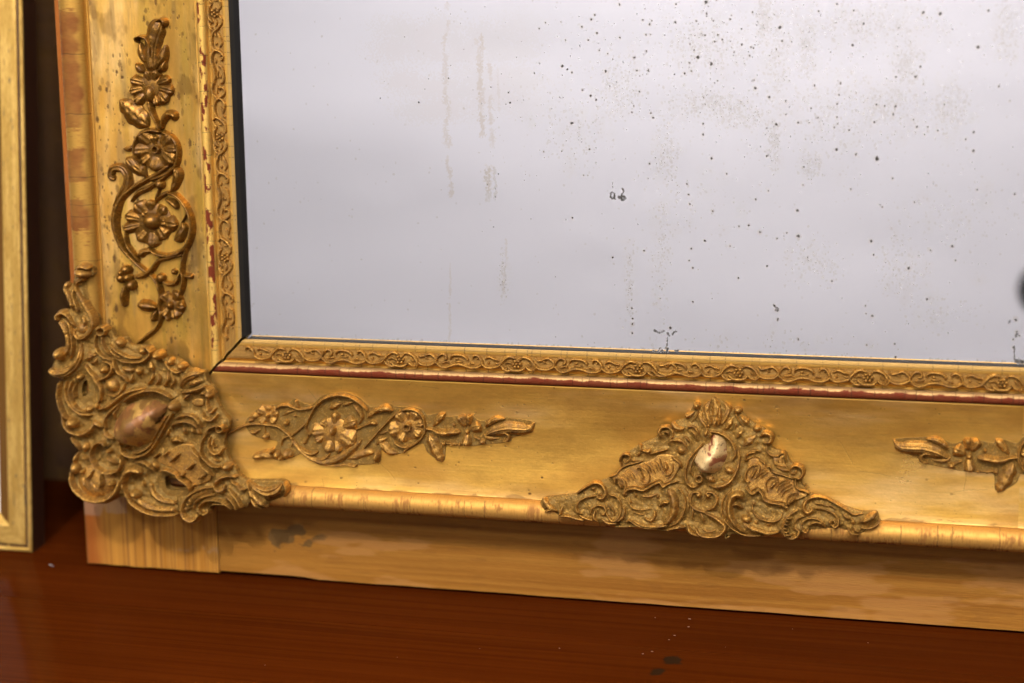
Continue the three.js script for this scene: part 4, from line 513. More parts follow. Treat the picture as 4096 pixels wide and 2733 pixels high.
const cart = group('cartouche', mirror); cart.userData.label = 'triangular rocaille cartouche with a pale oval boss';
cart.position.set(0.364, -0.083, 0.0056); cart.rotation.x = -THREE.MathUtils.degToRad(6);
{ const K = carver(cart, { map: (x, y) => [x, y], base: () => 0, off: 11, inset: 1.5, k: 1.15, wk: 1.12, relief: 0.28 }, M.egg2), s = K.s, d = K.d, g = (P) => K.g(P), b = (P) => K.b(P);
  s('leaf_tip',[[-122.9,-26.7],[-120.3,-30.5],[-116.7,-34.1],[-111.5,-36.1]],[1.3,2.9,3,1.1],5,{p:'flute',n:2});d('leaf_tip',-119.2,-36.3,3.4,1.3,2.5,-20);s('rocaille',[[-108.4,-31.6],[-109,-35.6],[-111,-39.8]],[0.7,1.4,1.3],3);
  s('rocaille',[[-111,-39.8],[-104.2,-39.4],[-97.9,-40.7],[-91.7,-42]],[1,1.7,1.6,1.5],4);s('scroll',[[-97.9,-22],[-91.7,-17.4],[-85.5,-13.6],[-80.5,-13.6],[-76.8,-16.8],[-75.7,-21],[-77.9,-24.3],[-81.3,-23.9],[-81.7,-21.1]],[0.8,1.1,1.4,1.5,1.7,1.8,1.7,1.5,1.1],5);d('scroll_eye',-79.4,-21.7,1.5,1.5,3,0);
  d('bead',-92.3,-21,0.8,1.5,2,-20);d('bead',-85.5,-17.7,2.1,1.2,2.6,15);s('scroll',[[-73.7,-21.5],[-68.7,-22.3],[-65.3,-25.5],[-64.1,-30.6],[-64.8,-35.8],[-67.5,-40],[-70.6,-40.7],[-73.4,-38],[-76,-33.6]],[0.7,1,1.1,1,1.3,1.7,1.6,1.1,0.8],4.6);
  s('scroll',[[-62.3,-28.8],[-61.5,-33.9],[-63.6,-38.6],[-68.1,-41.7]],[0.8,1.3,1.5,1],4.4);s('scroll',[[-82.4,-22.8],[-89.4,-24.1],[-94.5,-26.7],[-97.5,-31.5],[-96.5,-35.4],[-92.8,-37.2]],[0.5,0.7,1,1.3,1.3,0.7],4.6);s('scroll',[[-87.2,-37.5],[-85.8,-32.8],[-81.6,-29.9],[-77.1,-30.5],[-75.3,-33.6],[-76.8,-36.2],[-79,-36.4]],[0.8,0.9,0.9,0.9,1,0.9,0.8],4);
  s('rib',[[-73.7,-27.7],[-69.8,-32.7],[-69.2,-36.6]],[0.5],2.4);s('rib',[[-76.5,-27.3],[-72.6,-32.3],[-71.2,-37.3]],[0.4],2.2);s('rocaille',[[-83.3,-33.5],[-84.4,-38.7],[-81.6,-42.6]],[1.5,2,1.4],4);
  s('rocaille',[[-78.8,-39.5],[-73.7,-42.6],[-67,-42.8]],[1.2,1.7,1.4],4);s('rocaille',[[-96.2,-37.7],[-90.6,-40.3],[-84.9,-41.6]],[1,1.6,1.1],3.4);b([[-73.8,-8.1],[-66,-1.1],[-53.8,4],[-45,6.5],[-37.3,11.7],[-26.4,11.7],[-19.8,4.2],[-22.4,-3.3],[-26.2,-9.7],[-33,-12.9],[-36.1,-10.2],[-42.7,-13.7],[-48.2,-16.8],[-53.7,-16],[-59.3,-17.2],[-62,-22.2],[-63.4,-15.7],[-68.7,-13.2]]);
  s('rocaille_rim',[[-73.8,-8.3],[-68.2,-5.8],[-64.6,-1.3],[-59.9,1.6],[-53.8,3.5],[-48.8,5.1]],[0.7,1,1.1,1,1,0.7],5.2);s('scroll',[[-64,-0.8],[-66,4.5],[-63.5,9],[-59.4,9.1],[-58,6.4],[-61.3,3.4],[-63.5,5.2]],[1,1,1,1,0.9,0.8,0.7],4.6);s('rocaille_rim',[[-57.7,5],[-53.8,4.9],[-49.4,4.8]],[0.6,0.8,0.4],4.6);
  s('rocaille_rim',[[-62.1,-22.5],[-60.9,-18.2],[-57.3,-16.1],[-52.6,-15.8],[-48.2,-16.7],[-43.8,-14.3],[-37.2,-10.4],[-35.2,-11],[-33.3,-13.2],[-30,-11.1],[-26.7,-9.7],[-22.4,-8.6]],[0.6,0.9,1,1,1,1,0.9,0.9,1,0.9,0.7,0.4],5);s('bead',[[-66.8,-10.9],[-63.3,-15.5]],[1,1.1],5);s('oval_rim',[[-69,-12.7],[-68.2,-8.9],[-64.8,-8.4],[-61.5,-11.1],[-60.3,-14.4]],[0.7],4.8);
  s('bead',[[-51.1,-1.7],[-47.7,-8.3]],[1.4,1.7],5.4);s('oval_rim',[[-52.9,-1.6],[-51.3,0.8],[-46.6,-0.9],[-43.5,-5.6],[-44.2,-10.1],[-47.9,-11],[-50.7,-8.8]],[0.8],5);s('bead',[[-32.6,5.7],[-30.5,-0.9]],[1.5,1.9],5.4);
  s('oval_rim',[[-36.5,7.8],[-35.1,3.4],[-32.6,-1.8],[-29.5,-3.9],[-26.6,-0.7],[-26.9,4.4]],[0.8],5);s('rocaille',[[-28,9.3],[-24.7,7.8],[-21.4,4.7],[-20,1.4]],[1.1,2,1.6,0.7],5.4);s('rocaille_rim',[[-32.8,-5],[-30.1,-5.9],[-27.3,-3.5]],[0.5,0.9,0.4],4.6);
  s('rib',[[-64,-5],[-59.8,-8.2],[-57.6,-10.3]],[0.4,0.5,0.3],4.2);s('rib',[[-62.1,-3.2],[-57.6,-6.6],[-55.1,-9.9]],[0.4,0.5,0.3],4.2);s('rib',[[-59.3,-2.2],[-55.4,-5.7],[-53.5,-8.9]],[0.4,0.5,0.3],4.2);
  s('rib',[[-46.4,4.2],[-41.6,0.2],[-39.1,-4.2]],[0.4,0.5,0.3],4.2);s('rib',[[-43.3,5.2],[-38.9,0.9],[-37,-2.7]],[0.4,0.5,0.3],4.2);s('rib',[[-40.6,6.2],[-37.3,2.7],[-35.3,-1.7]],[0.4,0.5,0.3],4.2);
  s('rib',[[-48.3,3.8],[-44.4,0.6],[-41.6,-3.8]],[0.4,0.5,0.3],4.2);s('rocaille',[[-49.8,-21.2],[-43.2,-21.1],[-37.1,-18.8]],[1,1.9,0.9],2.6);d('bead',-57.7,-25.1,0.9,2.7,2.4,-20);
  d('bead',-53.7,-20.9,0.8,1.7,2,10);s('tendril',[[-58.7,-26.8],[-55.3,-30.6],[-49.7,-31.4],[-42,-30.3]],[0.4,0.7,0.7,0.4],2.4);s('tendril',[[-55.3,-33.8],[-49.7,-34.9],[-44.7,-34.4]],[0.3,0.5,0.3],1.8);
  s('acanthus_bulb',[[-30,-14.4],[-26.4,-18.7],[-24.7,-24.2],[-24.9,-30.5],[-27.6,-36.9],[-33.1,-41.8]],[2.5,4,4.1,3.8,3.1,0.9],8);s('acanthus_bulb',[[-28.3,-24.5],[-32.7,-24.7],[-35.9,-28]],[1.9,1.7,0.8],5);s('scroll',[[-22.9,-12.8],[-18.5,-17.7],[-16.7,-24.3],[-18,-31.8],[-21.8,-38.2],[-28.7,-42.6]],[0.7,1.1,1.2,1.2,1.1,0.7],4.6);
  s('scroll',[[-18,-13.1],[-14.6,-18.6],[-13.7,-24.7],[-15,-31]],[0.4,0.8,0.8,0.4],3.4);s('acanthus_leaf',[[-39.5,-30.2],[-39.2,-34.8],[-41.9,-38.6],[-46.9,-37]],[0.9,2,2,1.1],4.4);s('acanthus_leaf',[[-55.3,-39.5],[-48,-42.7],[-39.7,-43.1],[-32,-42],[-28.1,-39.8]],[0.8,1.8,1.9,1.7,0.8],5,{p:'flute',n:1.5});
  d('berry',-37.2,-20.7,1.4,1.4,2.8,0);s('rocaille',[[-29.2,-44.4],[-24.8,-43.8],[-20.4,-41.6],[-17.6,-43.1]],[0.9,1.5,1.5,0.9],4);s('rocaille',[[-61.4,-41.3],[-57.5,-39.9],[-52.5,-43],[-44.7,-44.8],[-36.9,-44.3]],[0.8,1.1,1.2,1.2,0.7],3.4);
  s('acanthus_bulb',[[25.3,-18.5],[22.6,-15.5],[17.7,-16.7],[15.4,-22.4],[15.5,-28.6],[17.8,-34.6],[22.4,-40],[27.9,-43.6]],[2.2,3.3,3.5,3.5,3.5,2.8,1.9,0.8],8.4);s('acanthus_bulb',[[16.8,-24.6],[20.5,-22.7],[25.4,-25.4]],[1.6,2.2,0.9],6);s('scroll',[[16.3,-11.7],[11.8,-17],[9.6,-23.9],[10.4,-31.7],[14.3,-37.9],[20.3,-42.6],[28.5,-45.5],[38.1,-45.1]],[0.5,0.9,1,1,1,0.9,0.8,0.5],4.4);
  d('acanthus_leaf',27.7,-33.2,4.2,3.1,6,15);s('acanthus_leaf',[[25.1,-35.9],[30.5,-39.4],[37,-41.3],[44,-42.8],[51.5,-41.5]],[1.8,2.3,2.2,1.8,0.6],5.6,{p:'flute',n:1.5});s('tendril',[[31.7,-22],[32.4,-27],[35.7,-31.8],[41.1,-33.8],[47.6,-34],[51.8,-31.4],[53.5,-26.8]],[0.5,0.8,0.8,0.8,0.9,0.9,0.6],3.4);
  d('bead',32.5,-21.8,1.6,1.5,3.4,0);s('tendril',[[27.3,-26.2],[28.7,-28.9],[30.6,-30.5]],[0.4,0.6,0.4],2.4);s('tendril',[[34.6,-28.5],[39.5,-31.9],[45.9,-32.2]],[0.3,0.5,0.3],2);
  d('bead',43.3,-36.7,2.4,0.7,2,4);d('bead',34.7,-35.5,1.8,1.4,2.6,30);s('shell_scroll',[[64.9,-24.2],[59.1,-27.6],[55.3,-32.3],[53.8,-38],[55.5,-42.6],[59.5,-45.1],[63.5,-44.1],[65.4,-40.6],[63.4,-38],[60.7,-38.4]],[0.7,1.2,1.8,2.1,2.2,1.9,1.3,1.2,1,0.6],6,{p:'groove'});
  s('rib',[[54,-34.6],[58.5,-35.4]],[0.4],6.6);s('rib',[[53.2,-37.2],[57.8,-38.3]],[0.4],6.6);s('rib',[[53.6,-39.7],[58.9,-40.7]],[0.4],6.6);
  s('rib',[[54.7,-32.3],[59,-32.9]],[0.4],6.6);s('rib',[[56,-30],[60,-30.9]],[0.4],6.6);s('rib',[[55.5,-42.3],[60.5,-42.6]],[0.4],6.6);
  s('tendril',[[61.5,-37.2],[62.7,-32.6],[66.1,-29.5],[70.3,-28.6]],[0.5,0.7,0.7,0.4],3.6);s('scroll',[[72.1,-37.9],[70.3,-40.5],[67.5,-38.5],[67.3,-34.3],[70.4,-30.9],[75.6,-29.9],[80.9,-31.7],[84.5,-36.6]],[0.6,1.1,1,0.8,0.8,0.9,1,0.6],4.6);s('rocaille',[[71.5,-35.7],[76.2,-32.9],[81,-33.4],[84.2,-36.6]],[0.7,1.4,1.4,0.5],4);
  s('scroll',[[85.2,-15.7],[78.4,-14.3],[71.8,-15.7],[68.5,-19.8],[68.6,-23.7],[71.3,-26],[74.1,-23.6],[72.2,-21.7]],[0.6,0.9,1.3,1.8,2.1,1.9,1.5,0.9],5.6);s('scroll',[[75.4,-22.6],[81.8,-22.9],[88.1,-24.8],[92.4,-28.8],[92.8,-33.3],[90,-35.2],[87.2,-32.9]],[0.5,0.7,0.9,1.3,1.6,1.5,0.8],5);s('scroll_eye',[[90.7,-32.3],[90.2,-33.6],[89,-34.3],[87.7,-33.8],[87.2,-32.5],[87.6,-31.1],[88.9,-30.5],[90.2,-31],[90.7,-32.3]],[0.7],4.4,{c:1});
  s('tendril',[[76.4,-19.9],[79.6,-19.1],[83.3,-20.3],[87.5,-20.3],[90.7,-23.1]],[0.4,0.6,0.5,0.6,0.4],3);s('scroll',[[84.2,-15.5],[91.6,-18.9],[98,-22.4],[103.3,-25.5],[110,-24.4]],[0.5,0.9,0.8,0.6,0.4],4);s('rocaille',[[95.5,-25.3],[98.1,-27.7],[101.8,-29.1]],[0.5,0.9,0.5],3.4);
  s('leaf_tip',[[107.1,-31],[111.7,-29],[115.8,-26.6],[118.8,-23.3]],[1.3,2.7,2.9,1.1],5.4,{p:'flute',n:2});s('leaf_tip',[[108.3,-35],[115,-34.6],[120.1,-31.5],[121.6,-28.1]],[0.6,1,1.1,0.6],4);d('bead',103,-30.7,1.4,2.6,4,-12);
  s('leaf_tip',[[99.2,-36.2],[102.6,-39.2],[108.4,-39.6]],[0.8,1.3,0.6],4.4);s('leaf_tip',[[103,-34],[105.7,-36.9],[108.4,-38.4]],[0.5,1,0.5],4);b([[27,11.1],[34.4,12.6],[40.3,8],[43.6,5.9],[46.3,2.2],[53.2,0.4],[61.5,-1.9],[62.4,-7.4],[65.1,-10],[71.5,-12.4],[65.7,-14.1],[62.7,-19.3],[59,-21.5],[56.2,-25.5],[53.7,-21.8],[48.9,-21.1],[43,-20.2],[39.2,-17.6],[38.6,-14.6],[34.9,-12],[30.6,-14.5],[26.2,-10],[25.1,-5.1],[25.5,2.7]]);
  s('rocaille_rim',[[34.1,12.4],[37.1,10],[39.8,8],[40.9,5.5],[43.6,5.9],[45.3,2.7],[49,1.3],[53.2,0.4],[57.5,-1],[61.5,-1.9]],[0.5,0.9,0.9,0.8,0.9,0.9,0.9,0.9,0.9,0.6],5.2);s('rocaille_rim',[[61.6,-1.9],[62.3,-7.4],[64.6,-9.6],[68.3,-10.5],[72,-12.5]],[0.6,0.8,0.9,0.7,0.4],5);s('scroll',[[60.7,-1.4],[64.9,-1.4],[67,2.3],[65.5,6.3],[61.5,7.5],[58.2,5.6],[58.2,2.6],[60.9,1.9],[62.2,3.9]],[0.8,1.4,1.6,1.5,1.3,1.2,1.1,1,0.6],5.4);
  s('rocaille_rim',[[26,-9.8],[30.1,-14.4],[33.3,-14.2],[35.4,-11.8],[38.6,-14.9],[39.9,-18.3],[44.1,-20.1],[49.4,-20.9],[53.7,-21.9],[56.3,-25.8]],[0.5,0.9,0.9,0.9,1,1,1,0.9,0.8,0.5],5);s('bead',[[29.9,-3.4],[34,4]],[1.5,1.7],5.4);s('oval_rim',[[29.7,-6.2],[26.4,-4.4],[26.7,1.1],[30.3,5.8],[34.5,7.1],[36.4,5],[35.4,0.5],[33.1,-3.8]],[0.7],5);
  s('bead',[[44.1,-9.8],[48.1,-4.6]],[1.8,2],5.2);s('oval_rim',[[42.9,-13],[41.2,-8.6],[41.4,-4.7],[44.2,-1.3],[47.4,-1],[49.7,-3.7],[49.2,-7.3]],[0.5,0.8,0.8,0.8,0.8,0.7,0.5],5);s('bead',[[58.2,-19.6],[62.2,-15.2]],[1.2,1.3],5.2);
  s('oval_rim',[[58,-21.5],[56.2,-19.4],[56.3,-16.1],[58.9,-12.7],[62.5,-11.7],[64.8,-13.9]],[0.4,0.7,0.7,0.7,0.7,0.4],5);s('rib',[[34.9,-2.6],[38.3,1.8],[42,3.4]],[0.3,0.5,0.3],4.3);s('rib',[[36.6,-3.6],[39.4,0.2],[42.9,2]],[0.3,0.5,0.3],4.3);
  s('rib',[[34.1,-0.7],[37.2,3.4],[40.4,4.7]],[0.3,0.5,0.3],4.3);s('rib',[[49,-12.3],[50.8,-8.1],[54.4,-5.1],[58.9,-4]],[0.3,0.5,0.5,0.3],4.3);s('rib',[[50.4,-14.5],[52.4,-10.2],[56.1,-7.2],[60,-5.6]],[0.3,0.5,0.5,0.3],4.3);
  s('rib',[[52,-16.3],[54,-11.7],[57.2,-9.3],[60.3,-8.1]],[0.3,0.5,0.5,0.3],4.3);s('rib',[[47.9,-10.4],[49.7,-6.5],[53.3,-3.5],[57.5,-2.7]],[0.3,0.5,0.5,0.3],4.3);s('rocaille',[[26.9,13.9],[31.1,16.8],[36.5,16.1]],[0.7,1.6,0.7],4);
  s('rocaille',[[25.4,8.8],[28.6,11.1],[32.5,12.5]],[0.6,1.3,0.6],3.8);s('rocaille_rim',[[40.2,21.5],[41.2,16.3],[44.5,13.7],[48.7,13.8],[51.3,15.9],[53.2,15.2],[55.2,9.3]],[0.5,0.8,0.8,0.9,1.1,0.9,0.5],4.4);b([[44.5,13.7],[49.8,14],[52.4,15.8],[55.2,9.3],[57.4,5.6],[53.2,4.3],[47.8,5.1],[44.6,7.1]]);
  s('rib',[[49,12.3],[49.6,8.5]],[0.6],4);s('rib',[[51.4,13],[52.3,8.6]],[0.6],4);s('rocaille',[[47.8,5.6],[53.2,4],[57.9,3.4]],[0.6,1.4,0.6],4.2);
  s('palmette_leaf',[[2.6,32.4],[3.2,38.7],[3.7,46.9],[2,54.3]],[2.1,3.4,4.1,0.7],5.4,{p:'leaf'});s('palmette_leaf',[[0.5,33.2],[-1.8,39.7],[-3.1,45.7],[-0.1,52.7]],[1.6,2.5,2.6,0.5],5,{p:'groove'});s('palmette_leaf',[[7.2,33.9],[10.5,40.3],[12.3,45.7],[9.4,50.6]],[1.7,2.6,2.5,0.5],5,{p:'groove'});
  s('palmette_leaf',[[5.4,33.4],[6.6,40.8],[6.5,48.3]],[1.4,2.1,0.7],6);s('palmette_leaf',[[-2.3,31.5],[-5.7,36.4],[-7.6,40.1],[-6.1,43.6]],[1.5,2.8,2.5,0.6],4.6,{p:'groove'});s('palmette_leaf',[[9.7,30.2],[13.3,35.4],[16,39.9]],[1.3,3.3,1],4.6,{p:'leaf'});
  s('palmette_leaf',[[17.7,31.2],[18.2,36.3]],[0.6,1],3.4);s('tendril',[[-14.3,34.4],[-10.7,39.3],[-9.2,43.8],[-9.6,47.3]],[0.5,0.9,0.9,1.5],3.4);d('berry',-10.5,47.2,2.8,2.6,5,0);
  s('leaf',[[-11.4,43.4],[-15.3,40.2],[-19,39.2]],[0.9,2.3,2.5],4);s('tendril',[[23.7,33.7],[19.7,38.9],[18.1,43.2]],[0.5,0.9,1.2],3.4);d('berry',19.3,45.2,3.3,2.8,5,0);
  s('leaf',[[20.6,42],[24.3,38.4],[27.7,36.7]],[1,2.2,2.2],4);s('rocaille',[[-28.3,34.7],[-25.5,31],[-21.7,29.9],[-18,31]],[1.5,2.9,2.4,1.2],4.6);s('leaf',[[-17.4,31.4],[-12.5,32],[-9,28.6],[-8.1,25.5]],[1,1.5,1.4,0.5],4);
  s('leaf',[[-14.3,28.7],[-10.9,26.6],[-9.6,22.3]],[0.9,1.6,0.6],4);s('scroll',[[-34.8,23.5],[-37.3,26.6],[-35.4,30.2],[-31.1,30.7],[-27.6,28],[-27.3,23.9],[-29.1,21.6]],[1.8,1.7,1.6,1.4,1.4,1.3,0.6],4.8);s('rib',[[-34.2,26.8],[-31.1,27.2],[-29.8,24.4]],[0.6,0.9,0.6],4);
  s('rocaille',[[-30,18.7],[-27.9,21],[-22.3,21.6],[-18.5,19.3],[-16.3,13.6]],[1.1,1.4,2.4,1.9,0.7],4.4);d('rocaille',-20.8,14.5,3.4,2.9,4.4,30);s('leaf',[[-19.8,24.3],[-16.7,23.2],[-14.2,19.5]],[0.7,1.6,0.6],3.6);
  s('rocaille',[[-51.4,17.6],[-50.1,11.9]],[1.4,2],4.4);s('rocaille',[[-50.1,12.5],[-44.7,12.2],[-43.5,14.8]],[1.3,2.3,0.9],4.2);s('rocaille',[[-50.4,11.9],[-52.9,8.8]],[1.3,1.1],3.8);
  s('rocaille_rim',[[-44.1,9.9],[-36.6,12.9],[-30.3,14.8]],[0.6,1.3,0.6],4);s('egg',[[2.7,26.7],[5.1,20.5],[3.5,14],[0.2,8.8],[-3.5,4.1],[-6.5,-0.5]],[2.8,5.7,8.4,9.6,8.6,4.3],14,{m:'egg'});s('shell_rim',[[-4.6,20.6],[-10.1,14.6],[-14.4,8.6],[-16.5,2.8],[-17.2,-3.7],[-15.4,-9.4],[-11.7,-12],[-7.6,-10.5]],[0.7,1.2,1.4,1.4,1.5,1.5,1.5,1],5.4);
  s('shell_rim',[[-8.5,14],[-11.9,7.5],[-13.7,1],[-11.7,-5]],[0.5,0.9,1.1,0.6],4.4);s('shell_rim',[[-0.4,29.1],[6.1,28.6],[12.9,25.3],[17.2,19.8],[18.7,13.6],[16.5,8.7]],[0.9,1.2,1.4,1.4,1.4,0.7],5.4);s('shell_rim',[[20.3,19.3],[21.4,9.9],[20,2.2],[16.4,-5],[11.5,-9.2],[6,-10.8],[-0.2,-10.1]],[0.6,1.3,1.7,2.1,2.3,2.1,1],6);
  d('leaf',14.8,1.3,4.1,2.5,4.6,20);s('leaf',[[9,-5.4],[14.6,-6.4],[17.6,-1.7]],[0.9,2.1,0.9],4.4);d('bead',-1.4,33.3,1.2,2.1,4,0);
  s('rocaille',[[-2,30.9],[-4,25.1]],[1.2,2.1],4.6);d('bead',0.3,26.6,1.5,2,5,0);s('scroll_eye',[[-4.7,-5.5],[-5.4,-7.3],[-7,-8.1],[-8.7,-7.5],[-9.4,-5.8],[-8.8,-4.1],[-7.1,-3.2],[-5.4,-3.9],[-4.7,-5.5]],[1.1],5.4,{c:1});
  s('leaf',[[-3.1,-3.2],[1.3,-5.2],[5,-8.3]],[1.5,2.9,0.5],7,{p:'leaf'});s('leaf',[[23.4,18.9],[27.6,23.5],[33.6,28.2]],[1.2,4,1.5],5,{p:'leaf'});s('scroll',[[35.4,27],[39,29.7],[43.3,28.1],[42.8,23.6],[37.9,22.8]],[1,1.9,2.1,1.9,0.9],5);
  d('berry',33.5,32.9,3.2,2.4,5,0);s('leaf',[[18.7,24.9],[21.4,28.9],[23.8,30.9]],[0.9,2.2,0.9],4.4,{p:'leaf'});s('leaf',[[12.3,23.4],[11,27.1],[7.9,30.7]],[0.5,1.2,0.6],3);
  s('rocaille',[[25.4,8.8],[27.1,14],[33.8,16.2]],[0.9,1.3,1.2],4);s('scroll',[[-6.9,-18.5],[-6.9,-15.9],[-11,-16],[-13,-20.5],[-12.3,-25.9],[-7.4,-29],[-0.5,-30.7]],[1.9,1.6,1.5,1.6,1.6,1.5,1],5);d('scroll_eye',-7.4,-17.9,2.7,2.4,5,0);
  s('scroll',[[-1.9,-18.2],[-0.7,-15.4],[3.6,-16],[6.3,-20.3],[4,-25.7],[-1.8,-29]],[1.7,1.6,1.6,1.7,1.6,0.9],5);d('scroll_eye',-0.4,-17.8,2.6,2.2,5,0);s('leaf',[[-13,-22.9],[-11.2,-29.5],[-11.7,-36.2]],[0.7,1.6,0.7],3.6);
  s('leaf',[[-6.5,-29.2],[-4.1,-33.9],[-3.1,-38.1]],[0.7,1.5,0.7],3.6);s('scroll',[[-9.3,-42.1],[-5.7,-47.1],[1.3,-48.3],[8.9,-46.1],[12.5,-40.3],[8.7,-36.1],[2.9,-32.8],[-3,-30.8]],[1.1,1.6,1.9,2.1,2.2,2,1.5,0.9],5.4);s('scroll',[[-14.6,-40],[-12.8,-45.4],[-6.3,-48.3]],[1.4,2.2,1.2],5);
  s('rocaille',[[-31,-45.9],[-24,-43.4],[-16.9,-42.2]],[0.9,2.1,1.2],4);s('tendril',[[-4,-43],[0.7,-44.5],[6.5,-42.9]],[0.6,0.9,0.6],3);g([[-127.5,-31],[-124,-25.9],[-113.8,-24.1],[-98.5,-20.9],[-89.4,-13.8],[-81.6,-11.1],[-73.8,-7.2],[-67.1,-0.6],[-66.6,6.7],[-61.6,11],[-53.6,17.5],[-40.4,23.9],[-38.6,30.4],[-31.7,32.3],[-27.4,36.3],[-19.3,38.9],[-13.9,48.6],[-7.7,49.9],[-5.2,45.9],[-1,54.2],[3.9,54.8],[10,51.6],[14.4,46.8],[19.2,48.6],[24.2,44.1],[30.4,38.1],[37.1,35],[45.1,29.4],[45.3,20],[55,17.4],[58.8,10],[67.9,7.3],[68.9,-0.1],[67,-5.3],[72.5,-11.2],[85.2,-14.3],[97.9,-19.7],[108.4,-22.3],[119.8,-22.2],[122.4,-29.2],[115.6,-36],[109,-41.1],[101.1,-39.4],[93.2,-37.4],[85.8,-38.1],[74.8,-40],[65.9,-44.5],[60.6,-47.3],[53.1,-43.9],[40.3,-46.7],[28.5,-47.5],[18.8,-47],[10.6,-48.1],[12.4,-46.8],[1.9,-49.9],[-7.4,-49.9],[-18.1,-44.5],[-31,-47.8],[-53.6,-46.2],[-70.4,-44.1],[-61.9,-42.5],[-72.6,-44.9],[-86.1,-43.4],[-98.5,-42.5],[-111,-41.5],[-115.5,-38.9],[-123.5,-37.7]]);
  K.finish(0, 8, 1.2);
}
const corner = group('corner_ornament', mirror); corner.userData.label = 'pierced rocaille corner ornament with a cracked red oval boss';
corner.position.set(-0.090, -0.090, 0.0095);
{ const K = carver(corner, { map: (x, y) => [x, y], base: () => 0, off: 23, crack: true, inset: 1.6, k: 1.15, wk: 1.1, relief: 0.28 }, M.egg), s = K.s, d = K.d, g = (P) => K.g(P), b = (P) => K.b(P), hole = (P) => K.hole(P);
  d('leaf_tip',-35.5,140.4,6.9,3.7,9,8);s('leaf_tip',[[-40.2,144],[-34.6,145.7],[-28.7,143.8]],[1.6,2.7,2.2],7);s('scroll',[[-34.1,137.2],[-39.5,134],[-41.1,129.4],[-38.7,124],[-35.8,118.5],[-32.3,112.5],[-29.1,107.1],[-28.3,101.5],[-30.9,95.3],[-36.4,90.6],[-41.5,89.4],[-44.9,92.3],[-44.1,96.4]],[2.2,2.4,2.2,2,1.9,1.9,2,2.1,2.1,2,1.8,1.4,1],8,{p:'groove'});
  s('acanthus_leaf',[[-48.4,132.8],[-50.6,128.2],[-48.2,122.2],[-46.4,116.1],[-46.1,112.1]],[2.2,2.8,2.9,2.8,1.7],6,{p:'leaf'});s('acanthus_leaf',[[-43.4,128.4],[-43.8,122.3],[-42,116.3],[-40.2,110.3]],[1.3,1.9,2.2,1.7],6);d('rocaille',-38.8,96.6,5,4.4,4,0);
  s('rocaille',[[-37.1,106.8],[-35.7,101.8],[-37.7,97.1]],[1.7,2.4,1.1],5);s('scroll',[[-57.8,102.6],[-58.4,106.1],[-54.1,108.8],[-49.2,106.4],[-46.2,101.9],[-43.7,98]],[3.1,2.9,2.4,2,1.7,1],8);s('scroll',[[-57,102.6],[-52.9,97.1],[-50.8,91.1],[-50.5,85],[-52.4,78.8],[-56.8,75.5]],[2.9,3.1,2.9,2.7,2.9,2.4],8,{p:'groove'});
  s('scroll',[[-51.6,104.3],[-47.5,98.8],[-46.6,92.3],[-45.9,85.1],[-46.9,77.9],[-49.8,72.2]],[0.9,1.4,1.6,1.6,1.6,1.1],7);s('scroll',[[-39.5,85.4],[-39.7,78.2],[-42.6,71.9],[-47.9,67.1]],[1,1.7,1.8,1.1],6);d('scroll_eye',-58.4,75.7,5.1,4.9,11,0);
  s('scroll_eye',[[-17.1,95.7],[-18.2,93.4],[-20.7,92.4],[-23,93.3],[-23.9,95.5],[-22.8,97.7],[-20.3,98.7],[-18,97.9],[-17.1,95.7]],[1.4],7,{c:1});s('scroll',[[-25.6,93],[-26.9,85.8],[-25,79.2],[-20.3,75.1],[-12.9,72.1]],[1.1,1.3,1.4,1.3,0.8],6.4);s('scroll',[[-20.7,91.6],[-20,85.5],[-17.6,80],[-13.7,76.1]],[1.3,1.4,1.3,0.7],6.4);
  s('scroll',[[-15.4,85.2],[-9.6,80.6],[-4.3,77.5],[3.2,75.2],[10.8,75.2]],[0.9,1.4,1.4,1.4,0.8],6);s('scroll',[[-11.6,74.6],[-1.9,72],[10.1,72.2],[16.7,75.2],[19.7,79.9],[17.2,83.3],[13.4,83.2]],[0.8,1.5,1.6,1.8,1.8,1.5,1.1],7);d('bead',-6.5,86.8,4.5,3.4,7,20);
  d('scroll_eye',13,80.9,3.4,3.1,7,0);d('berry',26.1,78.1,4.3,4.1,11,0);s('rib',[[-15.1,81.1],[-10.9,77.2],[-5.6,74.4]],[0.5,0.9,0.5],5);
  s('acanthus_leaf',[[-34.5,78.4],[-31.3,76],[-27.9,78.1]],[1.1,2,0.8],5);s('scroll',[[-39.3,81.6],[-41.2,73.3],[-47.3,65.4],[-55,61],[-63.4,60.7],[-67.4,64.1]],[2.2,3.2,4.1,4.7,4.7,3.1],10,{p:'flute',n:1.5});s('acanthus_leaf',[[-36.2,70],[-33.1,74.7],[-26.9,76.4]],[0.9,2.7,0.9],6,{p:'leaf'});
  s('acanthus_leaf',[[-34,69],[-28.4,70.8],[-26.6,73.9]],[0.8,1.9,0.7],5);s('scroll',[[-37.1,68.4],[-33.5,63.4],[-29.1,59],[-25.5,54.5]],[1.1,1.9,2.1,1.3],7);s('scroll',[[-22.3,71.8],[-15,70.5],[-13,66.2],[-15.5,61.5],[-21.2,57.7],[-26.6,55.7]],[1,1.7,1.8,1.8,1.7,1],7);
  d('scroll_eye',-20.8,64.7,4.7,3.2,8,-30);s('scroll',[[-12.3,73.9],[-11,67.9],[-8,62.9],[-2.7,59.5],[-0.5,55.5]],[1.1,1.5,1.6,1.5,1],7);d('leaf',-0.7,65.7,5.7,2.5,6,10);
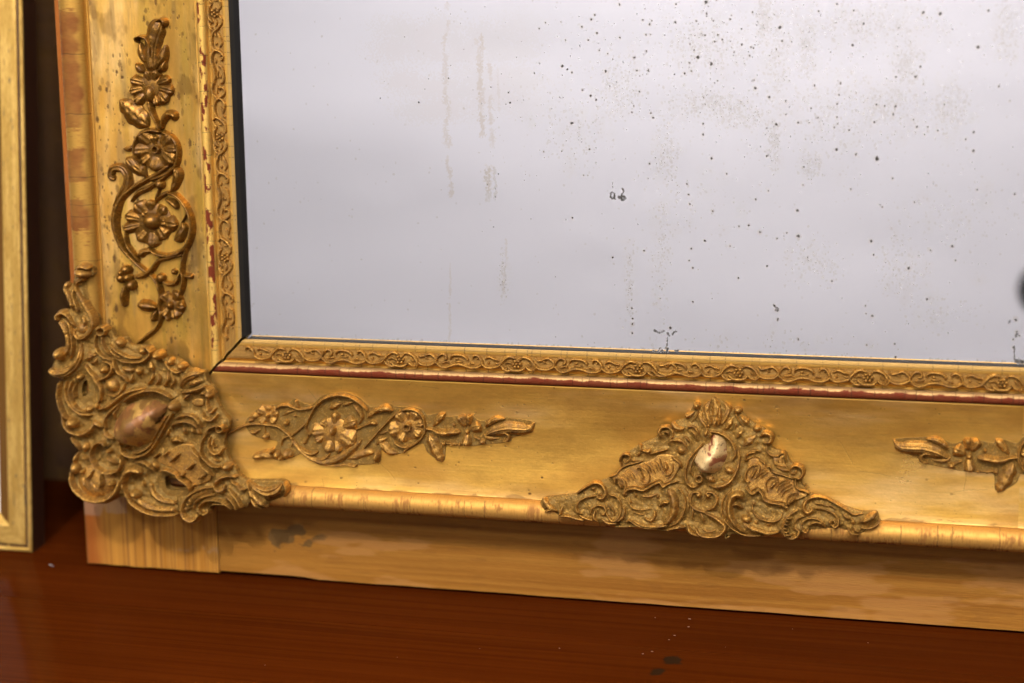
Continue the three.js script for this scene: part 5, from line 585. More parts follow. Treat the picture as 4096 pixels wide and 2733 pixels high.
  d('leaf',8.8,65.1,3.6,3.5,7,0);s('leaf',[[3.4,62.3],[2.7,58.2],[-0.3,55]],[0.9,1.9,0.8],6);s('shell_rim',[[-60,53.6],[-61.4,43.2],[-60.1,34.4],[-57,26.7],[-53.6,22.7]],[1.3,1.9,2,1.9,1.2],8);
  s('shell_rim',[[-53.8,54.9],[-55.2,46.5],[-53.7,38.8],[-49.6,33],[-43.2,28.4],[-34.4,27.5]],[1.5,2.1,2.2,2.2,2.1,1.3],6.4);s('shell_rim',[[-49,55.1],[-51.5,46.7],[-50.1,39],[-45.2,32.2],[-38.7,29.6]],[1.1,1.7,1.7,1.6,0.9],7);s('shell_rim',[[-46.1,53.1],[-48.1,46.8],[-47.5,40.1]],[0.5,0.9,0.6],6);
  d('bead',-43.1,57.4,3.5,2.6,6,-15);d('bead',-36.3,32.3,3.6,2.8,6,0);d('scroll_eye',-50.4,20.8,5.6,4.7,11,0);
  s('shell_rim',[[-60,27.6],[-57.8,18.3],[-52,12.9],[-43.1,12],[-34.5,16.3],[-30.8,22.2]],[1.2,2,2.3,2.5,2.7,1.7],8);s('acanthus_leaf',[[-34.1,23.1],[-29.3,20.2],[-25,17.8]],[1.7,2.8,1.1],6);s('scroll',[[-32.4,59.3],[-26.6,54.4],[-23.9,48.9],[-24.9,41.6],[-28.2,37.9]],[1.3,2.1,2,1.8,1.1],7);
  d('leaf',-15.2,52.3,6.6,6,7,20);s('scroll',[[-3.6,54.4],[-6.1,48.6],[-11.8,44.3],[-19.5,45]],[1.2,1.9,1.9,1],7);d('bead',-29.2,35,2.2,3.3,6,10);
  s('shell_rim',[[-29.7,31.6],[-18.9,35.7],[-11.5,41.2],[-4.6,46.1],[3.8,49.3],[14.3,51.5]],[1.1,2.8,3.1,2.8,2.4,1.3],6.4);s('shell_rim',[[-6.1,38.9],[1.3,44.6],[9.2,48.1],[17.4,50],[25.6,49.9],[32.5,47.1],[36.6,43.8]],[0.9,1.5,1.5,1.5,1.5,1.5,0.9],8);s('leaf',[[-21.5,16.5],[-22.4,23.1],[-19.4,28.5],[-14.1,33.9],[-8.9,38.2]],[1.1,1.7,1.6,1.4,0.4],7);
  s('leaf',[[-13.5,25.1],[-14.1,29.7],[-10.4,35.1]],[0.8,1.7,0.6],6.4);s('leaf',[[-23.9,17.4],[-21.5,11.8],[-16.1,8.9]],[1.3,2.4,1.3],7);s('egg',[[-11.2,7.6],[-4.2,14.2],[5,21.6],[14.1,28],[21.9,32.7],[30,37.2]],[6.1,13.3,15.8,14.1,9.4,1.4],19,{m:'egg'});
  d('berry',35.7,73.2,2.6,3.3,6,0);d('berry',44.4,69.9,4.1,3.1,7,0);s('leaf',[[18.5,73.1],[19.6,68.5],[21.2,63.5]],[1.3,3.4,1.3],6,{p:'leaf'});
  s('tendril',[[30.3,73],[34.9,67.6],[40.7,64.8],[47.3,67.6]],[1.1,1.6,1.8,1.1],5);s('leaf',[[15.2,53.6],[19.9,59.4],[20.7,63.5]],[1,2,0.9],6);s('leaf',[[21.8,53.9],[25.8,58.6],[25,63.2]],[1,2.1,0.9],6);
  s('leaf',[[28.8,53.2],[33.7,59.5],[32.7,66]],[1.1,2.4,1],6.4);s('leaf',[[34.1,52.4],[38.2,57.6],[36.2,62.1]],[0.8,1.5,0.6],5);s('acanthus_leaf',[[42.8,53.2],[47.4,60],[54,63.8],[61.8,65.2]],[1.8,3.8,4.3,1.2],7,{p:'flute',n:1.5});
  s('acanthus_leaf',[[48.8,55],[54.8,57.8],[60.2,58.5]],[1.1,2.8,1.1],6,{p:'leaf'});s('acanthus_leaf',[[43.1,48.7],[51.3,50.8],[58.3,52.6],[64.8,55.2]],[1.1,2.1,2.1,1.1],7);d('scroll_eye',66.9,48.2,3.1,3.2,8,0);
  s('scroll',[[64.3,54.7],[67.3,51.7],[68.8,47.8]],[1.1,1.8,1.4],7);s('leaf',[[58.6,47.8],[62.4,49.5],[65.6,47.6]],[0.8,1.8,0.8],6);s('leaf',[[44.5,43.7],[48.4,46.4],[52.3,49.1]],[0.9,2.2,0.8],6);
  b([[50.9,43.9],[56.4,46.2],[62.8,45],[62.4,38.4],[55.4,37],[50.2,39.8]]);s('scroll',[[65.4,44.6],[66,39.5],[68.2,34.6],[72,37.8]],[1.2,1.8,1.8,1],7);s('scroll',[[60.7,34.7],[63.1,29.7],[69,28.7],[73.4,33.3]],[1,2,2.3,1.3],7);
  d('berry',38.3,38.8,5,4.8,13,0);s('shell_rim',[[35.8,32],[31.4,24.7],[26.3,15.7],[20.3,6.6]],[1.1,1.4,1.4,1.2],8);s('shell_rim',[[31.4,30.3],[27.3,24.5],[23.1,17.6],[17.2,8.5]],[0.8,1.1,1.2,1],7);
  s('scroll',[[36.6,27.5],[44.9,31.2],[53,30.8],[58.1,25.9],[59.2,20.9]],[0.9,1.6,1.7,1.6,0.9],6);s('scroll',[[33.1,21.2],[39.2,25],[47.4,26.5],[54.3,24.2],[57,19.8]],[0.7,1.4,1.5,1.4,0.7],7);s('leaf',[[43.9,22.2],[45.4,19.2],[46,15.6]],[1.1,1.9,0.6],6.4);
  s('leaf',[[50.4,22],[52.4,19.5],[53.4,16.5]],[1.1,2.3,0.8],6.4);s('leaf',[[56,21.8],[57.2,18.7],[57.9,16.2]],[0.8,1.4,0.6],6);s('leaf',[[32.4,19.6],[30,14.3]],[1.4,1.6],6);
  s('rocaille',[[33,8.8],[37.4,11.4],[42.8,10.3]],[1.1,2.2,1.1],7);s('scroll_eye',[[78.4,22.1],[77.5,20.2],[75.5,19.3],[73.5,20],[72.8,21.8],[73.7,23.7],[75.7,24.6],[77.6,23.9],[78.4,22.1]],[1.4],7,{c:1});s('scroll',[[73,24.1],[67,22],[63.1,17],[60.7,12.3],[59.1,7.1]],[1.1,1.3,1.3,1.3,1.1],6);
  s('scroll',[[-22.3,2.7],[-24.6,6.2],[-29.4,5.5],[-33.5,1.1],[-35.1,-4.3],[-34.2,-9.4],[-31.1,-14],[-25.7,-17.4],[-19.7,-18.3],[-13.5,-16.4],[-9.9,-12.3],[-8.8,-8.1],[-10.6,-4.5],[-14.4,-4.7]],[1.3,1.6,1.7,1.8,1.8,1.8,1.9,1.9,1.9,1.8,1.8,1.7,1.6,1.2],9);d('leaf',-20.3,-0.6,2.8,2.3,8,0);s('leaf',[[-22.8,-5.7],[-19.1,-8.1],[-14.3,-11]],[1.1,2.2,0.8],7);
  s('shell_rim',[[-10,4.9],[-9.1,1.3],[-6.6,-2.2],[-1.7,-4.2],[4.4,-3.9],[11.6,-1.3],[17.3,3.1],[22.1,9.6],[27.6,17.1]],[1,1.6,1.9,2,2,1.9,1.8,1.7,1.3],8);s('shell_rim',[[-0.4,-0.4],[6.8,0],[14.1,3.8],[19.3,9.5]],[0.8,1.3,1.3,0.8],8);d('bead',-5.2,3,2,1.8,8,0);
  s('leaf',[[-11.9,10],[-9.3,7],[-9.6,3.3]],[1.1,2,0.9],8);s('acanthus_leaf',[[-54,8.4],[-50,5.4],[-47.2,1.9],[-46.3,-2.2]],[0.9,1.9,1.8,0.8],7);d('leaf',-40.8,1.2,3.4,4.5,7,10);
  d('bead',-41,-7.4,3.3,1.9,8,30);s('acanthus_leaf',[[-47.8,-3.9],[-50,-8.2],[-51.2,-13]],[1.1,2.6,1.7],7);d('leaf',-50.6,-16.6,4.5,5.1,9,0);
  s('acanthus_bulb',[[-54.1,-18.9],[-54.6,-26.9],[-51.4,-34.1],[-45,-39.5],[-36.2,-42.2],[-27.8,-41.7],[-19.7,-37.8],[-14.9,-32],[-13.1,-25.1]],[2,2.6,2.9,3.3,3.5,3.5,3.3,2.7,1.4],9);d('acanthus_bulb',-34.2,-27.3,16.9,14,6,0);s('acanthus_leaf',[[-43.9,-22.1],[-42.1,-28.8],[-36.4,-36.4]],[1.1,2.4,1],9,{p:'leaf'});
  s('acanthus_leaf',[[-38.5,-24.9],[-32.7,-31.4],[-26.4,-37.9]],[1.4,2.9,1.1],9,{p:'leaf'});s('scroll',[[-27.5,-19.6],[-25.9,-25.3],[-27.1,-31.1]],[1.3,2.1,1.9],12);d('berry',-19.1,-27,3.2,2.9,10,0);
  d('berry',-43.7,-18.6,2.6,2.1,9,0);s('scroll',[[-40.1,-23.4],[-36,-20.6],[-34.1,-16.8]],[1.9,2.4,1.4],11);s('scroll',[[8.6,-16.5],[0.5,-14.5],[-4.9,-17],[-8,-22.4],[-8.9,-28],[-7.3,-35],[-3.3,-42.3],[4.2,-47.1],[13.4,-50.4],[22.7,-51.1],[35.4,-49.8]],[3.6,4.3,4.3,3.6,2.5,2.1,2.1,2.2,2.1,1.8,1.3],10);
  s('acanthus_leaf',[[-3.3,-31.8],[-0.8,-37.5],[5.5,-42.6],[12.5,-45.6],[20.7,-46.7],[33.9,-45.8]],[2,3.7,3.4,3.3,3.4,3.4],6,{p:'flute',n:1.5});d('acanthus_leaf',1,-34.7,4.7,3.9,10,30);s('scroll',[[14.2,-25.1],[15,-30.8],[18.6,-35.8],[24.4,-38.8],[34.7,-40.3]],[2,2.3,2.3,2.2,1.5],7,{p:'groove'});
  s('leaf',[[7.2,-22.9],[8.1,-26.5],[8.5,-29.1]],[0.9,1.3,0.4],6);s('shell_rim',[[18,-15.5],[14.4,-11],[8.5,-8.2],[0.3,-8.4]],[0.9,1.5,1.5,0.9],7);s('rocaille_rim',[[21.8,-15.3],[26.9,-13],[31.4,-14.3],[36.5,-16.1],[39.6,-19.6],[44.9,-22.8],[47.7,-26.8],[47.8,-29.9]],[0.9,1.3,1.2,1.2,1.2,1.2,1.2,0.8],8);
  s('bead',[[31.8,-7],[40,0.2]],[1.6,1.7],7);s('bead',[[25.2,-3.2],[31.1,1.3]],[1.2,1.3],6);s('bead',[[17.5,-4.6],[23.2,-0.2]],[1,1.1],6);
  s('rocaille',[[31.9,10.6],[38,12.4],[43.2,9.4]],[1,2.1,1.2],7);s('leaf',[[17.3,-7.7],[19.3,-10.7],[20.8,-13.8]],[2.2,2.5,0.8],6);b([[16.3,-6.7],[27.7,2.1],[41,9],[51.8,8.5],[58.2,-1.4],[62,-11.5],[67.1,-17.4],[63.7,-22.8],[51.5,-27.6],[46.8,-23.7],[40,-18.9],[35.8,-16.1],[30.5,-13.2],[26.2,-11.9]]);
  s('bead',[[45.8,-12.1],[52.5,-6.9]],[1.6,1.7],8);s('bead',[[55.7,-19.1],[61.6,-15.4]],[1.3,1.4],8);d('bead',42,-16.5,2.6,1.9,7,-40);
  d('bead',50.6,-24.6,1.9,1.3,6,0);s('rocaille_rim',[[51.3,6.4],[53.5,2.4],[57.7,-0.9],[58.6,-5.5],[61,-9.5],[65.2,-12.6],[68.5,-16.8]],[0.8,1.1,1.2,1.2,1.2,1.2,0.6],8);s('scroll',[[65.6,18.9],[61.1,13.1],[59.2,6.8],[59.4,0.7],[62.4,-3.8],[67.6,-7.7],[74.5,-8.9]],[0.9,1.2,1.3,1.3,1.3,1.3,1.1],7);
  d('scroll_eye',78.9,-8.5,4.2,3.3,8,0);s('scroll',[[66.5,14.9],[65.2,10.7],[65.5,6.1],[68,2.4],[72.8,1.8],[76.5,5.7]],[0.8,1.4,1.6,1.7,1.7,0.8],6);s('rib',[[69.1,13.5],[68.6,9.4],[70.9,6.4]],[0.5,0.9,0.4],5);
  s('rocaille',[[68.4,-0.9],[69.9,-3.4],[73.1,-4.7]],[0.9,1.4,0.8],5);s('shell_scroll',[[67.3,-25.6],[59.2,-26.7],[51.4,-30.2],[45.2,-34.7],[41.4,-40.7],[40.3,-47],[43.3,-52.1],[48.6,-53.8],[52.9,-50.4],[51.7,-46.6]],[1,1.2,1.4,1.7,2.2,2.6,2.9,2.7,1.9,1],8);s('rib',[[50.2,-32.6],[51.7,-35.7]],[0.5],6.4);
  s('rib',[[53,-31.2],[54.1,-34]],[0.5],6.4);s('rib',[[56.3,-29.9],[57,-32.7]],[0.5],6.4);s('rib',[[59.6,-28.8],[60,-31.5]],[0.5],6.4);
  s('rib',[[62.9,-28],[63,-30.6]],[0.5],6.4);s('rib',[[47.1,-35.7],[49.7,-38.1]],[0.5],6.4);s('rib',[[44.5,-39.2],[47.9,-40.8]],[0.5],6.4);
  s('rib',[[42.9,-43.2],[47,-43.7]],[0.5],6.4);s('rib',[[65.6,-27.6],[65.6,-30.2]],[0.5],6.4);s('tendril',[[49.3,-44.9],[51.5,-39],[55.5,-35.3],[61,-32.9],[68.1,-31.8]],[0.7,0.9,1,0.9,0.5],6);
  s('scroll',[[63,-42.5],[62.6,-45.9],[59.3,-47.5],[56.2,-45.5],[55.9,-41.4],[59.2,-37.5],[65.2,-35.6],[72.8,-35.8],[78,-38.1],[82.7,-42.4]],[0.8,1.2,1.2,1.1,1.1,1.1,1.1,1.1,1.1,0.7],8);s('scroll',[[62.8,-42.3],[67.2,-39.2],[74.2,-38.8],[78.5,-40]],[0.5,0.9,0.9,0.5],6);s('scroll',[[87.5,-16.3],[81.2,-15.6],[75.2,-17],[70.9,-20.4],[69.6,-24.5],[72,-27.7],[75.9,-27.2],[77.1,-24.1],[74.1,-23.5]],[0.8,1.2,1.9,2.3,2.4,2.3,1.9,1.4,0.8],8);
  s('scroll',[[79.6,-26],[84.8,-30.8],[88.3,-35.3],[90.5,-41.4]],[1,1.7,1.8,1.7],7);s('scroll',[[75.6,-31.6],[81.4,-34.7],[84.7,-38.6],[86.1,-43.2]],[0.8,1.6,1.6,1.5],6.4);s('rocaille_rim',[[80.5,-19],[85.2,-21],[88.3,-22.9],[90.6,-25.9],[94.4,-25.7]],[0.5,1.2,1.2,1.2,0.5],6);
  s('acanthus_leaf',[[94.3,-19.5],[97.1,-24],[98.7,-29]],[0.9,1.9,0.9],5.4);s('acanthus_leaf',[[95.7,-24.5],[100.8,-30.9],[105.9,-35.8],[110.8,-39.9]],[1.2,3.2,3.3,0.6],7,{p:'leaf',l:2});s('acanthus_leaf',[[98,-33.2],[101.6,-37.6],[106.8,-41.4]],[1.3,2.7,0.7],6);
  s('leaf_tip',[[95.4,-19.4],[104.2,-24.8],[112.1,-26.9],[119.6,-24.7],[124,-20.4]],[0.7,3.2,4.8,4.8,2.4],9,{p:'groove'});s('leaf_tip',[[125.6,-18.2],[128.2,-24.2],[125.2,-31]],[0.7,1.4,0.7],6);g([[-42.8,147],[-28,146.3],[-26.9,137.9],[-33.2,133.7],[-31.6,116.1],[-25.6,106.2],[-24.9,99.1],[-19.9,100.8],[-14.6,97.4],[-11.7,91.4],[-3,91.2],[1,85.8],[15.1,85.8],[21.4,80.9],[28.4,82.2],[30.5,76.6],[37,76.8],[44.3,73.3],[50,68.2],[62.2,67.4],[65.5,58.7],[71.1,51.9],[71.8,44.4],[76.2,35.4],[82.2,28.1],[81.4,20.4],[79.4,18.1],[76.9,8.8],[80.1,-2.3],[84.7,-8.2],[87.6,-14.2],[93.9,-18.2],[109.8,-17.6],[122.5,-16.9],[128.2,-20.6],[128.5,-25.7],[124.6,-32.1],[113.3,-36.9],[111,-41.4],[105.7,-41.5],[97.9,-36.3],[91.2,-44.4],[84.7,-44.3],[76.9,-38.6],[67.2,-40.4],[63,-48.2],[55.8,-51.8],[50.2,-56.3],[42.6,-55.3],[37.9,-50.3],[35,-51.3],[21.5,-52.4],[7.9,-50.1],[-2.4,-44.9],[-7.1,-40.5],[-14.3,-40.4],[-27.9,-44.1],[-37.4,-44.1],[-49,-39.8],[-54.7,-32.7],[-57.2,-23.3],[-53.8,-13.6],[-53,-6.2],[-48.9,-2.9],[-54.9,7.3],[-54.7,11.5],[-58.6,15.2],[-63,29.6],[-63.5,43.1],[-61.4,53.5],[-69.4,55.3],[-71.2,61.4],[-67.9,68.7],[-63.7,73],[-60.5,79.3],[-55.4,79.2],[-52,89.5],[-56.9,98.5],[-61.6,103.5],[-59.6,109.2],[-50.5,112.5],[-51.9,120],[-53.3,128.6],[-46.4,133.3],[-45.2,143.4]]);
  hole([[-42.6,56.3],[-37,57.1],[-35.1,51.5],[-35.3,44.3],[-38,40],[-43.7,38.7],[-46.2,42.8],[-46,49.5]]);hole([[23.3,-17.8],[36.4,-17.6],[44.3,-23.9],[46.3,-27.9],[41.7,-32.9],[26.9,-33.7],[21.7,-28.3]]);
  K.finish(0, 7, 1.6);
}
// running scroll border along the sight edge: one cast length, repeated and cut where the casts meet
function border(parent, map, flip, off, keep, x0) {
  const K = carver(parent, { map: (x, y) => map(x + x0, y), base: () => -0.45, flip, off, k: 1.05, wk: 1.28, keep: keep && ((P) => { const m = P.reduce((a, p) => a + p[0], 0) / P.length + x0; return keep(m); }) }), s = K.s, d = K.d;
  d('rosette',2.7,-10.6,1.5,1.4,2.4,0);d('rosette',1.4,-12.7,1.5,1.4,2.4,0);d('rosette',-1.3,-12.8,1.5,1.4,2.4,0);
  d('rosette',-2.7,-10.8,1.5,1.4,2.4,0);d('rosette',-1.4,-8.6,1.5,1.4,2.4,0);d('rosette',1.3,-8.5,1.5,1.4,2.4,0);
  d('rosette',0,-10.7,1.4,1.3,3,0);s('scroll',[[-7.6,-12.1],[-5.2,-14.4],[-2.8,-15.6],[0.7,-15.7],[4.2,-15],[6.5,-12.7]],[0.7,1.1,1.1,1.1,1.1,0.7],2.4);s('scroll',[[2.8,-5.8],[7.5,-5.7],[11.3,-7.9],[13.6,-11.2],[14.4,-13.6],[11.9,-16.2]],[0.8,1.1,1.1,1.1,1,0.6],2.4);
  s('scroll',[[6.5,-12.1],[8.9,-14.5],[11.9,-15.6]],[0.6,1,0.6],2);s('scroll',[[14.2,-5.1],[16.3,-7.4],[19.7,-6.8],[23.8,-5.5],[27.4,-7.6],[28.5,-10.6],[25.8,-13.2],[21.7,-14.1],[17.1,-13.6],[14.4,-11.8]],[0.6,0.9,0.9,0.9,1,1,1,1,1,0.7],2.6);s('scroll',[[27.2,-12.5],[28.9,-11.8],[32.2,-14.7],[36.3,-15.3],[40.8,-13.6],[44.8,-12.5],[48.9,-12.7],[53,-14],[56.4,-14.8],[61,-14.2],[64.3,-11.9],[64.5,-9.7]],[0.6,1,1,1.1,1.1,1.2,1.2,1.1,1.1,1.1,1,0.6],2.8);
  s('scroll',[[29.2,-10.3],[30.2,-7.5],[33,-5.2],[36.2,-6],[36.7,-8.7],[34.6,-9.3]],[0.8,0.9,0.9,0.9,0.9,0.7],2.4);s('scroll',[[40,-9.2],[40.6,-6.5],[44,-5.3],[49.2,-5.7],[52.2,-7.2],[53.5,-9.7]],[0.8,0.9,0.9,0.9,0.9,0.9],2.6);d('bead',45,-8.4,1.7,0.9,1.6,6);
  s('scroll',[[57.6,-7.9],[57.8,-5.8],[60.7,-5.5],[63.7,-8.4],[64.6,-11.8],[67.9,-14.1],[72.4,-14.1],[77.5,-12.3],[80.2,-9.1],[83.5,-6.3],[86.8,-5.4],[90.6,-7.1]],[0.9,0.9,0.9,1,1,1,1,1,1,0.9,0.9,0.7],2.6);s('scroll',[[66.5,-8],[69.8,-6.1],[73.8,-7.4],[77.9,-8.7]],[0.7,0.9,0.9,0.5],2.2);d('bead',69.4,-10.4,1.1,1.1,2,0);
  s('scroll',[[78.6,-11.6],[80.7,-14.8],[84.4,-16.1],[87.8,-15.1]],[0.6,1,1,0.6],2);s('scroll',[[-13.8,-13],[-11.2,-9.2],[-8.4,-6],[-4.9,-5.2],[-3,-7.3]],[0.7,1,1,1,0.8],2.2);s('tendril',[[19.1,-5.8],[20.7,-8.2],[22.7,-9.3]],[0.5,0.7,0.4],2);
  s('tendril',[[32.1,-11.1],[34.4,-11.6],[37.3,-10.8],[39.1,-12]],[0.5,0.7,0.7,0.4],2);s('tendril',[[43,-10],[46.5,-10.5],[49.9,-10]],[0.5,0.7,0.5],1.8);s('tendril',[[54.6,-12],[56.3,-11.3],[58.6,-12.1]],[0.5,0.7,0.5],1.8);
  s('tendril',[[74,-9.9],[76.3,-11.1],[78.5,-10.4]],[0.5,0.7,0.5],1.8);s('tendril',[[81.9,-10.8],[84.7,-9.5],[87.6,-10.6]],[0.6,0.8,0.6],2);s('tendril',[[-11.1,-12.8],[-9.3,-15.2],[-7,-13.9]],[0.6,0.8,0.5],2);
  s('tendril',[[8.7,-8],[9.4,-10.5],[11.8,-11.9]],[0.5,0.8,0.5],2);d('bead',3.1,-6.9,1.1,0.9,1.8,0);d('bead',-2.4,-8.3,0.9,0.8,1.6,0);
  d('bead',37.2,-7.2,0.8,0.8,1.8,0);d('bead',60.7,-7.6,0.9,0.9,1.8,0);
}
const bb = group('scroll_border', mirror), bs = group('scroll_border', mirror);
const B1 = (x, y) => [x, y], B2 = (x, y) => [y, x];
for (let k = 3; k >= 0; k--) border(bb, B1, false, 13 * k, (m) => m > 4 && m < 340, 310 - 91 * k);
border(bb, B1, false, 7, (m) => m > 4, 310 - 91 * 4);
for (const x of [292, 383, 474, 565]) border(bb, B1, false, x, (m) => m > 338, x);
for (const y of [-28, 64, 156, 248]) border(bs, B2, true, y, (m) => m > 6, y);

// ------------------------------------------------------------------ the gilt picture frame at the left
{
  const A = THREE.MathUtils.degToRad(9), fr = new THREE.Group(); fr.name = 'picture_frame'; scene.add(fr);
  const c = new THREE.Vector3(-0.2215, -0.1998, -0.0471).applyMatrix4(mirror.matrixWorld); fr.position.set(c.x, 0.0005, c.z); fr.rotation.x = -A;
  tag(fr, 'plain gilt picture frame with a white mat, standing at the left of the mirror', 'picture frame');
  const goldT = makeMaps(512, 1024, (x, y) => { const X = x / 512 * 30, Y = y / 1024 * 480, a = fbm(X * 0.3, Y * 0.03, 4), f = fbm(X * 1.5, Y * 0.25, 3), n = vn(X * 0.8, Y * 0.12); let q = mix3([0.50, 0.32, 0.080], [0.64, 0.43, 0.125], sst(0.35, 0.65, a)); q = mix3(q, [0.36, 0.20, 0.05], 0.5 * sst(0.52, 0.7, f)); const d = sst(0.90, 0.94, n) * sst(12, 8, Math.abs(X - 12)); q = mix3(q, [0.05, 0.05, 0.055], 0.8 * d); return { c: q, r: 0.42 + 0.2 * f, m: 0.72 - 0.6 * d, b: 0.5 + 0.4 * (f - 0.5) }; });
  const gold = matFrom(goldT, { bumpScale: 0.0003, ...DULL }), brown = plain(0.030, 0.0085, 0.0025, 0.5), inner = plain(0.15, 0.072, 0.016, 0.6, 0.3, { specularIntensity: 0.3 });
  const pr = [[0, -1.5], [0.6, -0.2], [1.6, 0.3], [3.2, 0.1], [4.0, -0.9], [4.3, -2.6], [6.0, -2.8], [6.3, -1.0], [7.0, -0.5], [14, -1.0], [21, -0.6], [22.2, -1.0]], inn = [[22.2, -1.0], [22.6, -2.6], [31.8, -4.2], [32, -6]];
  const H = 640, Wd = 420;
  const len = (P, name, m, v) => { const pos = [], uv = [], idx = [], n = 30; P.forEach(([t, z], j) => { for (let i = 0; i <= n; i++) { const q = i / n; v ? pos.push(-t * MM, mix(t, H - t, q) * MM, z * MM) : pos.push(mix(-t, -Wd + t, q) * MM, t * MM, z * MM); uv.push(t / 30 + (v ? 0 : 0.37), (v ? mix(t, H, q) : q * Wd) / 480); } }); for (let j = 0; j + 1 < P.length; j++) for (let i = 0; i < n; i++) { const a = j * (n + 1) + i, b = a + 1, e = a + n + 1, f = e + 1; idx.push(a, b, e, b, f, e); } mesh(name, geoFrom(pos, uv, idx), m, fr); };
  len(pr, 'side_moulding', gold, true); len(pr, 'bottom_moulding', gold, false); len(inn, 'side_lip', inner, true); len(inn, 'bottom_lip', gold, false);
  const s = new THREE.BoxGeometry(0.022, H * MM, 0.0205); s.translate(-0.0112, H * MM / 2, -0.0120); mesh('side_edge', s, brown, fr);
  const s2 = new THREE.BoxGeometry((Wd - 24) * MM, 0.022, 0.0205); s2.translate(-(Wd + 24) * MM / 2, 0.0112, -0.0120); mesh('bottom_edge', s2, brown, fr);
  const mt = new THREE.BoxGeometry((Wd - 50) * MM, (H - 60) * MM, 0.002); mt.translate(-Wd * MM / 2, H * MM / 2, -0.0066); mesh('mat_board', mt, plain(0.80, 0.78, 0.72, 0.85), fr);
}

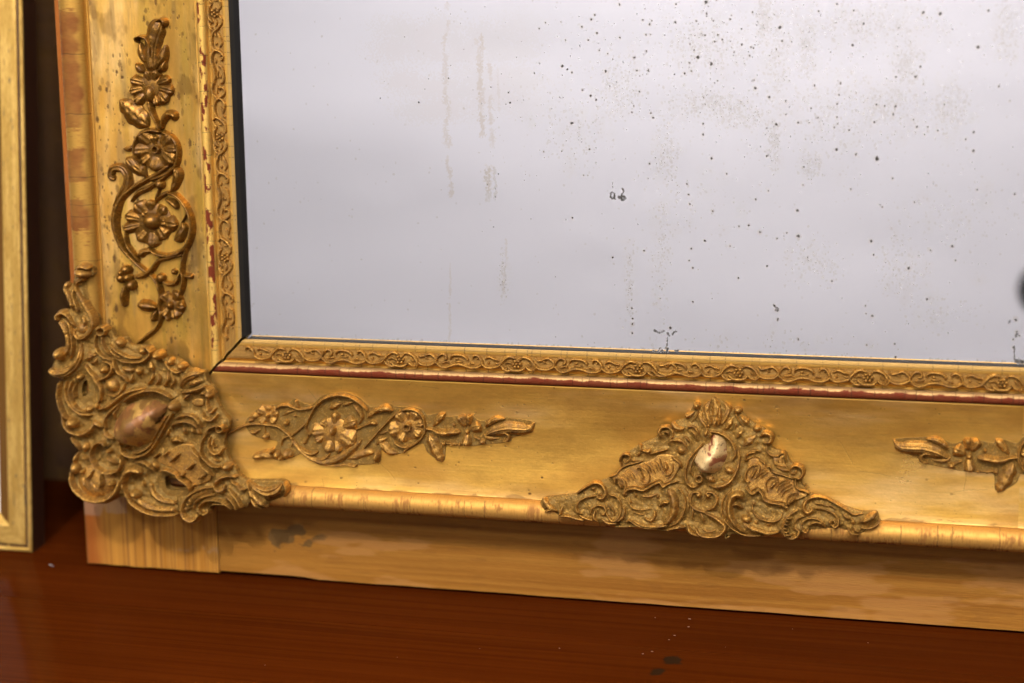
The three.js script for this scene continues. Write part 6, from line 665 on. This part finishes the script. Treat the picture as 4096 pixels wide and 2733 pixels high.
// ------------------------------------------------------------------ table, wall, ceiling, sheet and lamps
{
  const table = new THREE.Group(); table.name = 'wooden_table'; scene.add(table); tag(table, 'glossy red-brown varnished wooden table under the mirror and the picture frame', 'table');
  const board = (z0, z1, m, vz) => { const g = new THREE.BoxGeometry(2.2, 0.03, z1 - z0 - 0.0007, 60, 1, 12); g.translate(0.2, -0.0151, (z0 + z1) / 2); const p = g.attributes.position, u = g.attributes.uv; for (let i = 0; i < p.count; i++) { if (p.getY(i) > -0.001 && (p.getZ(i) < z0 + 0.001 || p.getZ(i) > z1 - 0.001)) p.setY(i, p.getY(i) - 0.0004 - 0.0007 * vn(p.getX(i) * 14, z0 * 50)); u.setXY(i, (p.getX(i) * 1000 + 340) / 1100, ((p.getZ(i) - z0) * 1000) / 275); } g.computeVertexNormals(); mesh('plank', g, m, table); };
  board(-0.2, 0.069, M.table, 0); board(0.069, 0.34, M.table2, 0); board(0.34, 0.6, M.table, 0);
  // flecks of plaster and lint lying on the table
  const fl = plain(0.26, 0.13, 0.08, 0.9), put = (x, z, r, nm, m) => { const g = new THREE.IcosahedronGeometry(r * MM, 1); const p = g.attributes.position; for (let i = 0; i < p.count; i++) { const k = 0.6 + 0.8 * hash(Math.round(p.getX(i) * 1e6), Math.round(p.getZ(i) * 1e6) + Math.round(x)); p.setXYZ(i, p.getX(i) * k * 1.5, p.getY(i) * 0.35 * k, p.getZ(i) * k); } g.computeVertexNormals(); g.translate(x * MM, r * 0.3 * MM, z * MM); return g; };
  const gs = [[348, 16, 1.6], [349, 30, 1.3], [341, 47, 1.3], [338, 55, 1.0], [329, 77, 1.2], [323, 82, 1.2], [322, 18, 0.8], [425, 20, 0.6], [480, 34, 0.7], [150, 120, 0.5], [60, 150, 0.5], [262, 84, 0.9], [205, 95, 0.5], [380, 60, 0.5]].map(([x, z, r]) => put(x, z, r * 0.42));
  const fk = mesh('plaster_fleck', mergeGeometries(gs), fl, scene); tag(fk, 'tiny pale plaster flecks scattered on the red-brown table', 'flecks', { kind: 'stuff' });
  const lint = mesh('lint', mergeGeometries([put(-192, 4, 0.8), put(-189, 6, 0.7)]), plain(0.26, 0.24, 0.25, 0.9), scene); tag(lint, 'scrap of white lint on the table between the frame and the mirror', 'lint');
  const wallT = makeMaps(256, 256, (x, y) => { const a = fbm(x * 0.03, y * 0.03, 4), f = fbm(x * 0.2, y * 0.2, 3); return { c: [0.11 * (0.6 + 0.8 * a), 0.052 * (0.6 + 0.8 * a), 0.014 * (0.6 + 0.7 * f)], r: 0.9, m: 0, b: f }; });
  for (const t of Object.values(wallT)) if (t) t.repeat.set(10, 8);
  const w = new THREE.BoxGeometry(5, 3.4, 0.1); w.translate(0.2, 0.86, -0.255); mesh('wall', w, matFrom(wallT, { metalness: 0, bumpScale: 0.001 }), scene).userData.kind = 'structure';
  const ce = new THREE.BoxGeometry(7, 0.1, 6); ce.translate(0.0, 2.6, 2.6); mesh('ceiling', ce, plain(0.78, 0.76, 0.72, 0.9), scene).userData.kind = 'structure';
  // the white sheet that the glass mirrors
  const g = new THREE.PlaneGeometry(6.4, 3.3, 220, 150), p = g.attributes.position;
  for (let i = 0; i < p.count; i++) { const x = p.getX(i), y = p.getY(i); p.setZ(i, 0.045 * (fbm(x * 0.9 + 3, y * 2.2 + 2, 3) - 0.5) + 0.08 * (fbm(x * 0.4 + 9, y * 0.7, 2) - 0.5)); }
  g.rotateY(Math.PI); g.computeVertexNormals(); g.translate(-0.4, 0.88, 4.6);
  const sh = mesh('white_sheet', g, plain(0.80, 0.785, 0.79, 0.95), scene); tag(sh, 'creased white cotton sheet hanging opposite the mirror, seen only as its reflection', 'sheet');
}
{ // made-up round-headed stand for an unidentified dark object at the reflection edge
  const o = new THREE.Group(); o.name = 'made_up_stand'; const c = new THREE.Vector3(0.6852, -0.1178, 1.150).applyMatrix4(mirror.matrixWorld); o.position.set(c.x, -0.75, c.z); scene.add(o);
  tag(o, 'made-up black stand for an unidentified dark object, only its edge reflected at the right side of the glass', 'stand'); const dk = plain(0.012, 0.009, 0.007, 0.6), h = c.y + 0.75;
  const s = new THREE.SphereGeometry(0.040, 32, 20); s.translate(0, h, 0); mesh('round_head', s, dk, o);
  const p = new THREE.CylinderGeometry(0.008, 0.010, h - 0.05, 16); p.translate(0, (h - 0.05) / 2 + 0.015, 0); mesh('post', p, dk, o);
  const b = new THREE.CylinderGeometry(0.13, 0.14, 0.02, 32); b.translate(0, 0.01, 0); mesh('base', b, dk, o);
}
for (const L of LAMPS) {
  const o = new THREE.Group(); o.name = numbered('hanging_lamp'); o.position.set(...L.p); scene.add(o); tag(o, L.label, 'lamp');
  const bulb = mesh('bulb', new THREE.SphereGeometry(L.r, 24, 16), new THREE.MeshStandardMaterial({ color: 0xffffff, emissive: new THREE.Color(L.c), emissiveIntensity: L.r > 0.1 ? 4 : 10, roughness: 0.4 }), o); bulb.castShadow = false;
  const sk = new THREE.CylinderGeometry(0.014, 0.016, 0.05, 20); sk.translate(0, L.r + 0.023, 0); mesh('socket', sk, plain(0.03, 0.03, 0.03, 0.5), o);
  const cd = new THREE.CylinderGeometry(0.003, 0.003, 2.55 - L.p[1] - L.r - 0.048, 8); cd.translate(0, L.r + 0.048 + (2.55 - L.p[1] - L.r - 0.048) / 2, 0); mesh('cord', cd, plain(0.03, 0.03, 0.03, 0.6), o);
  const li = new THREE.PointLight(L.c, L.i, 0, 2); li.castShadow = true; li.shadow.radius = L.r * 45; o.add(li);
}
renderer.render(scene, camera);
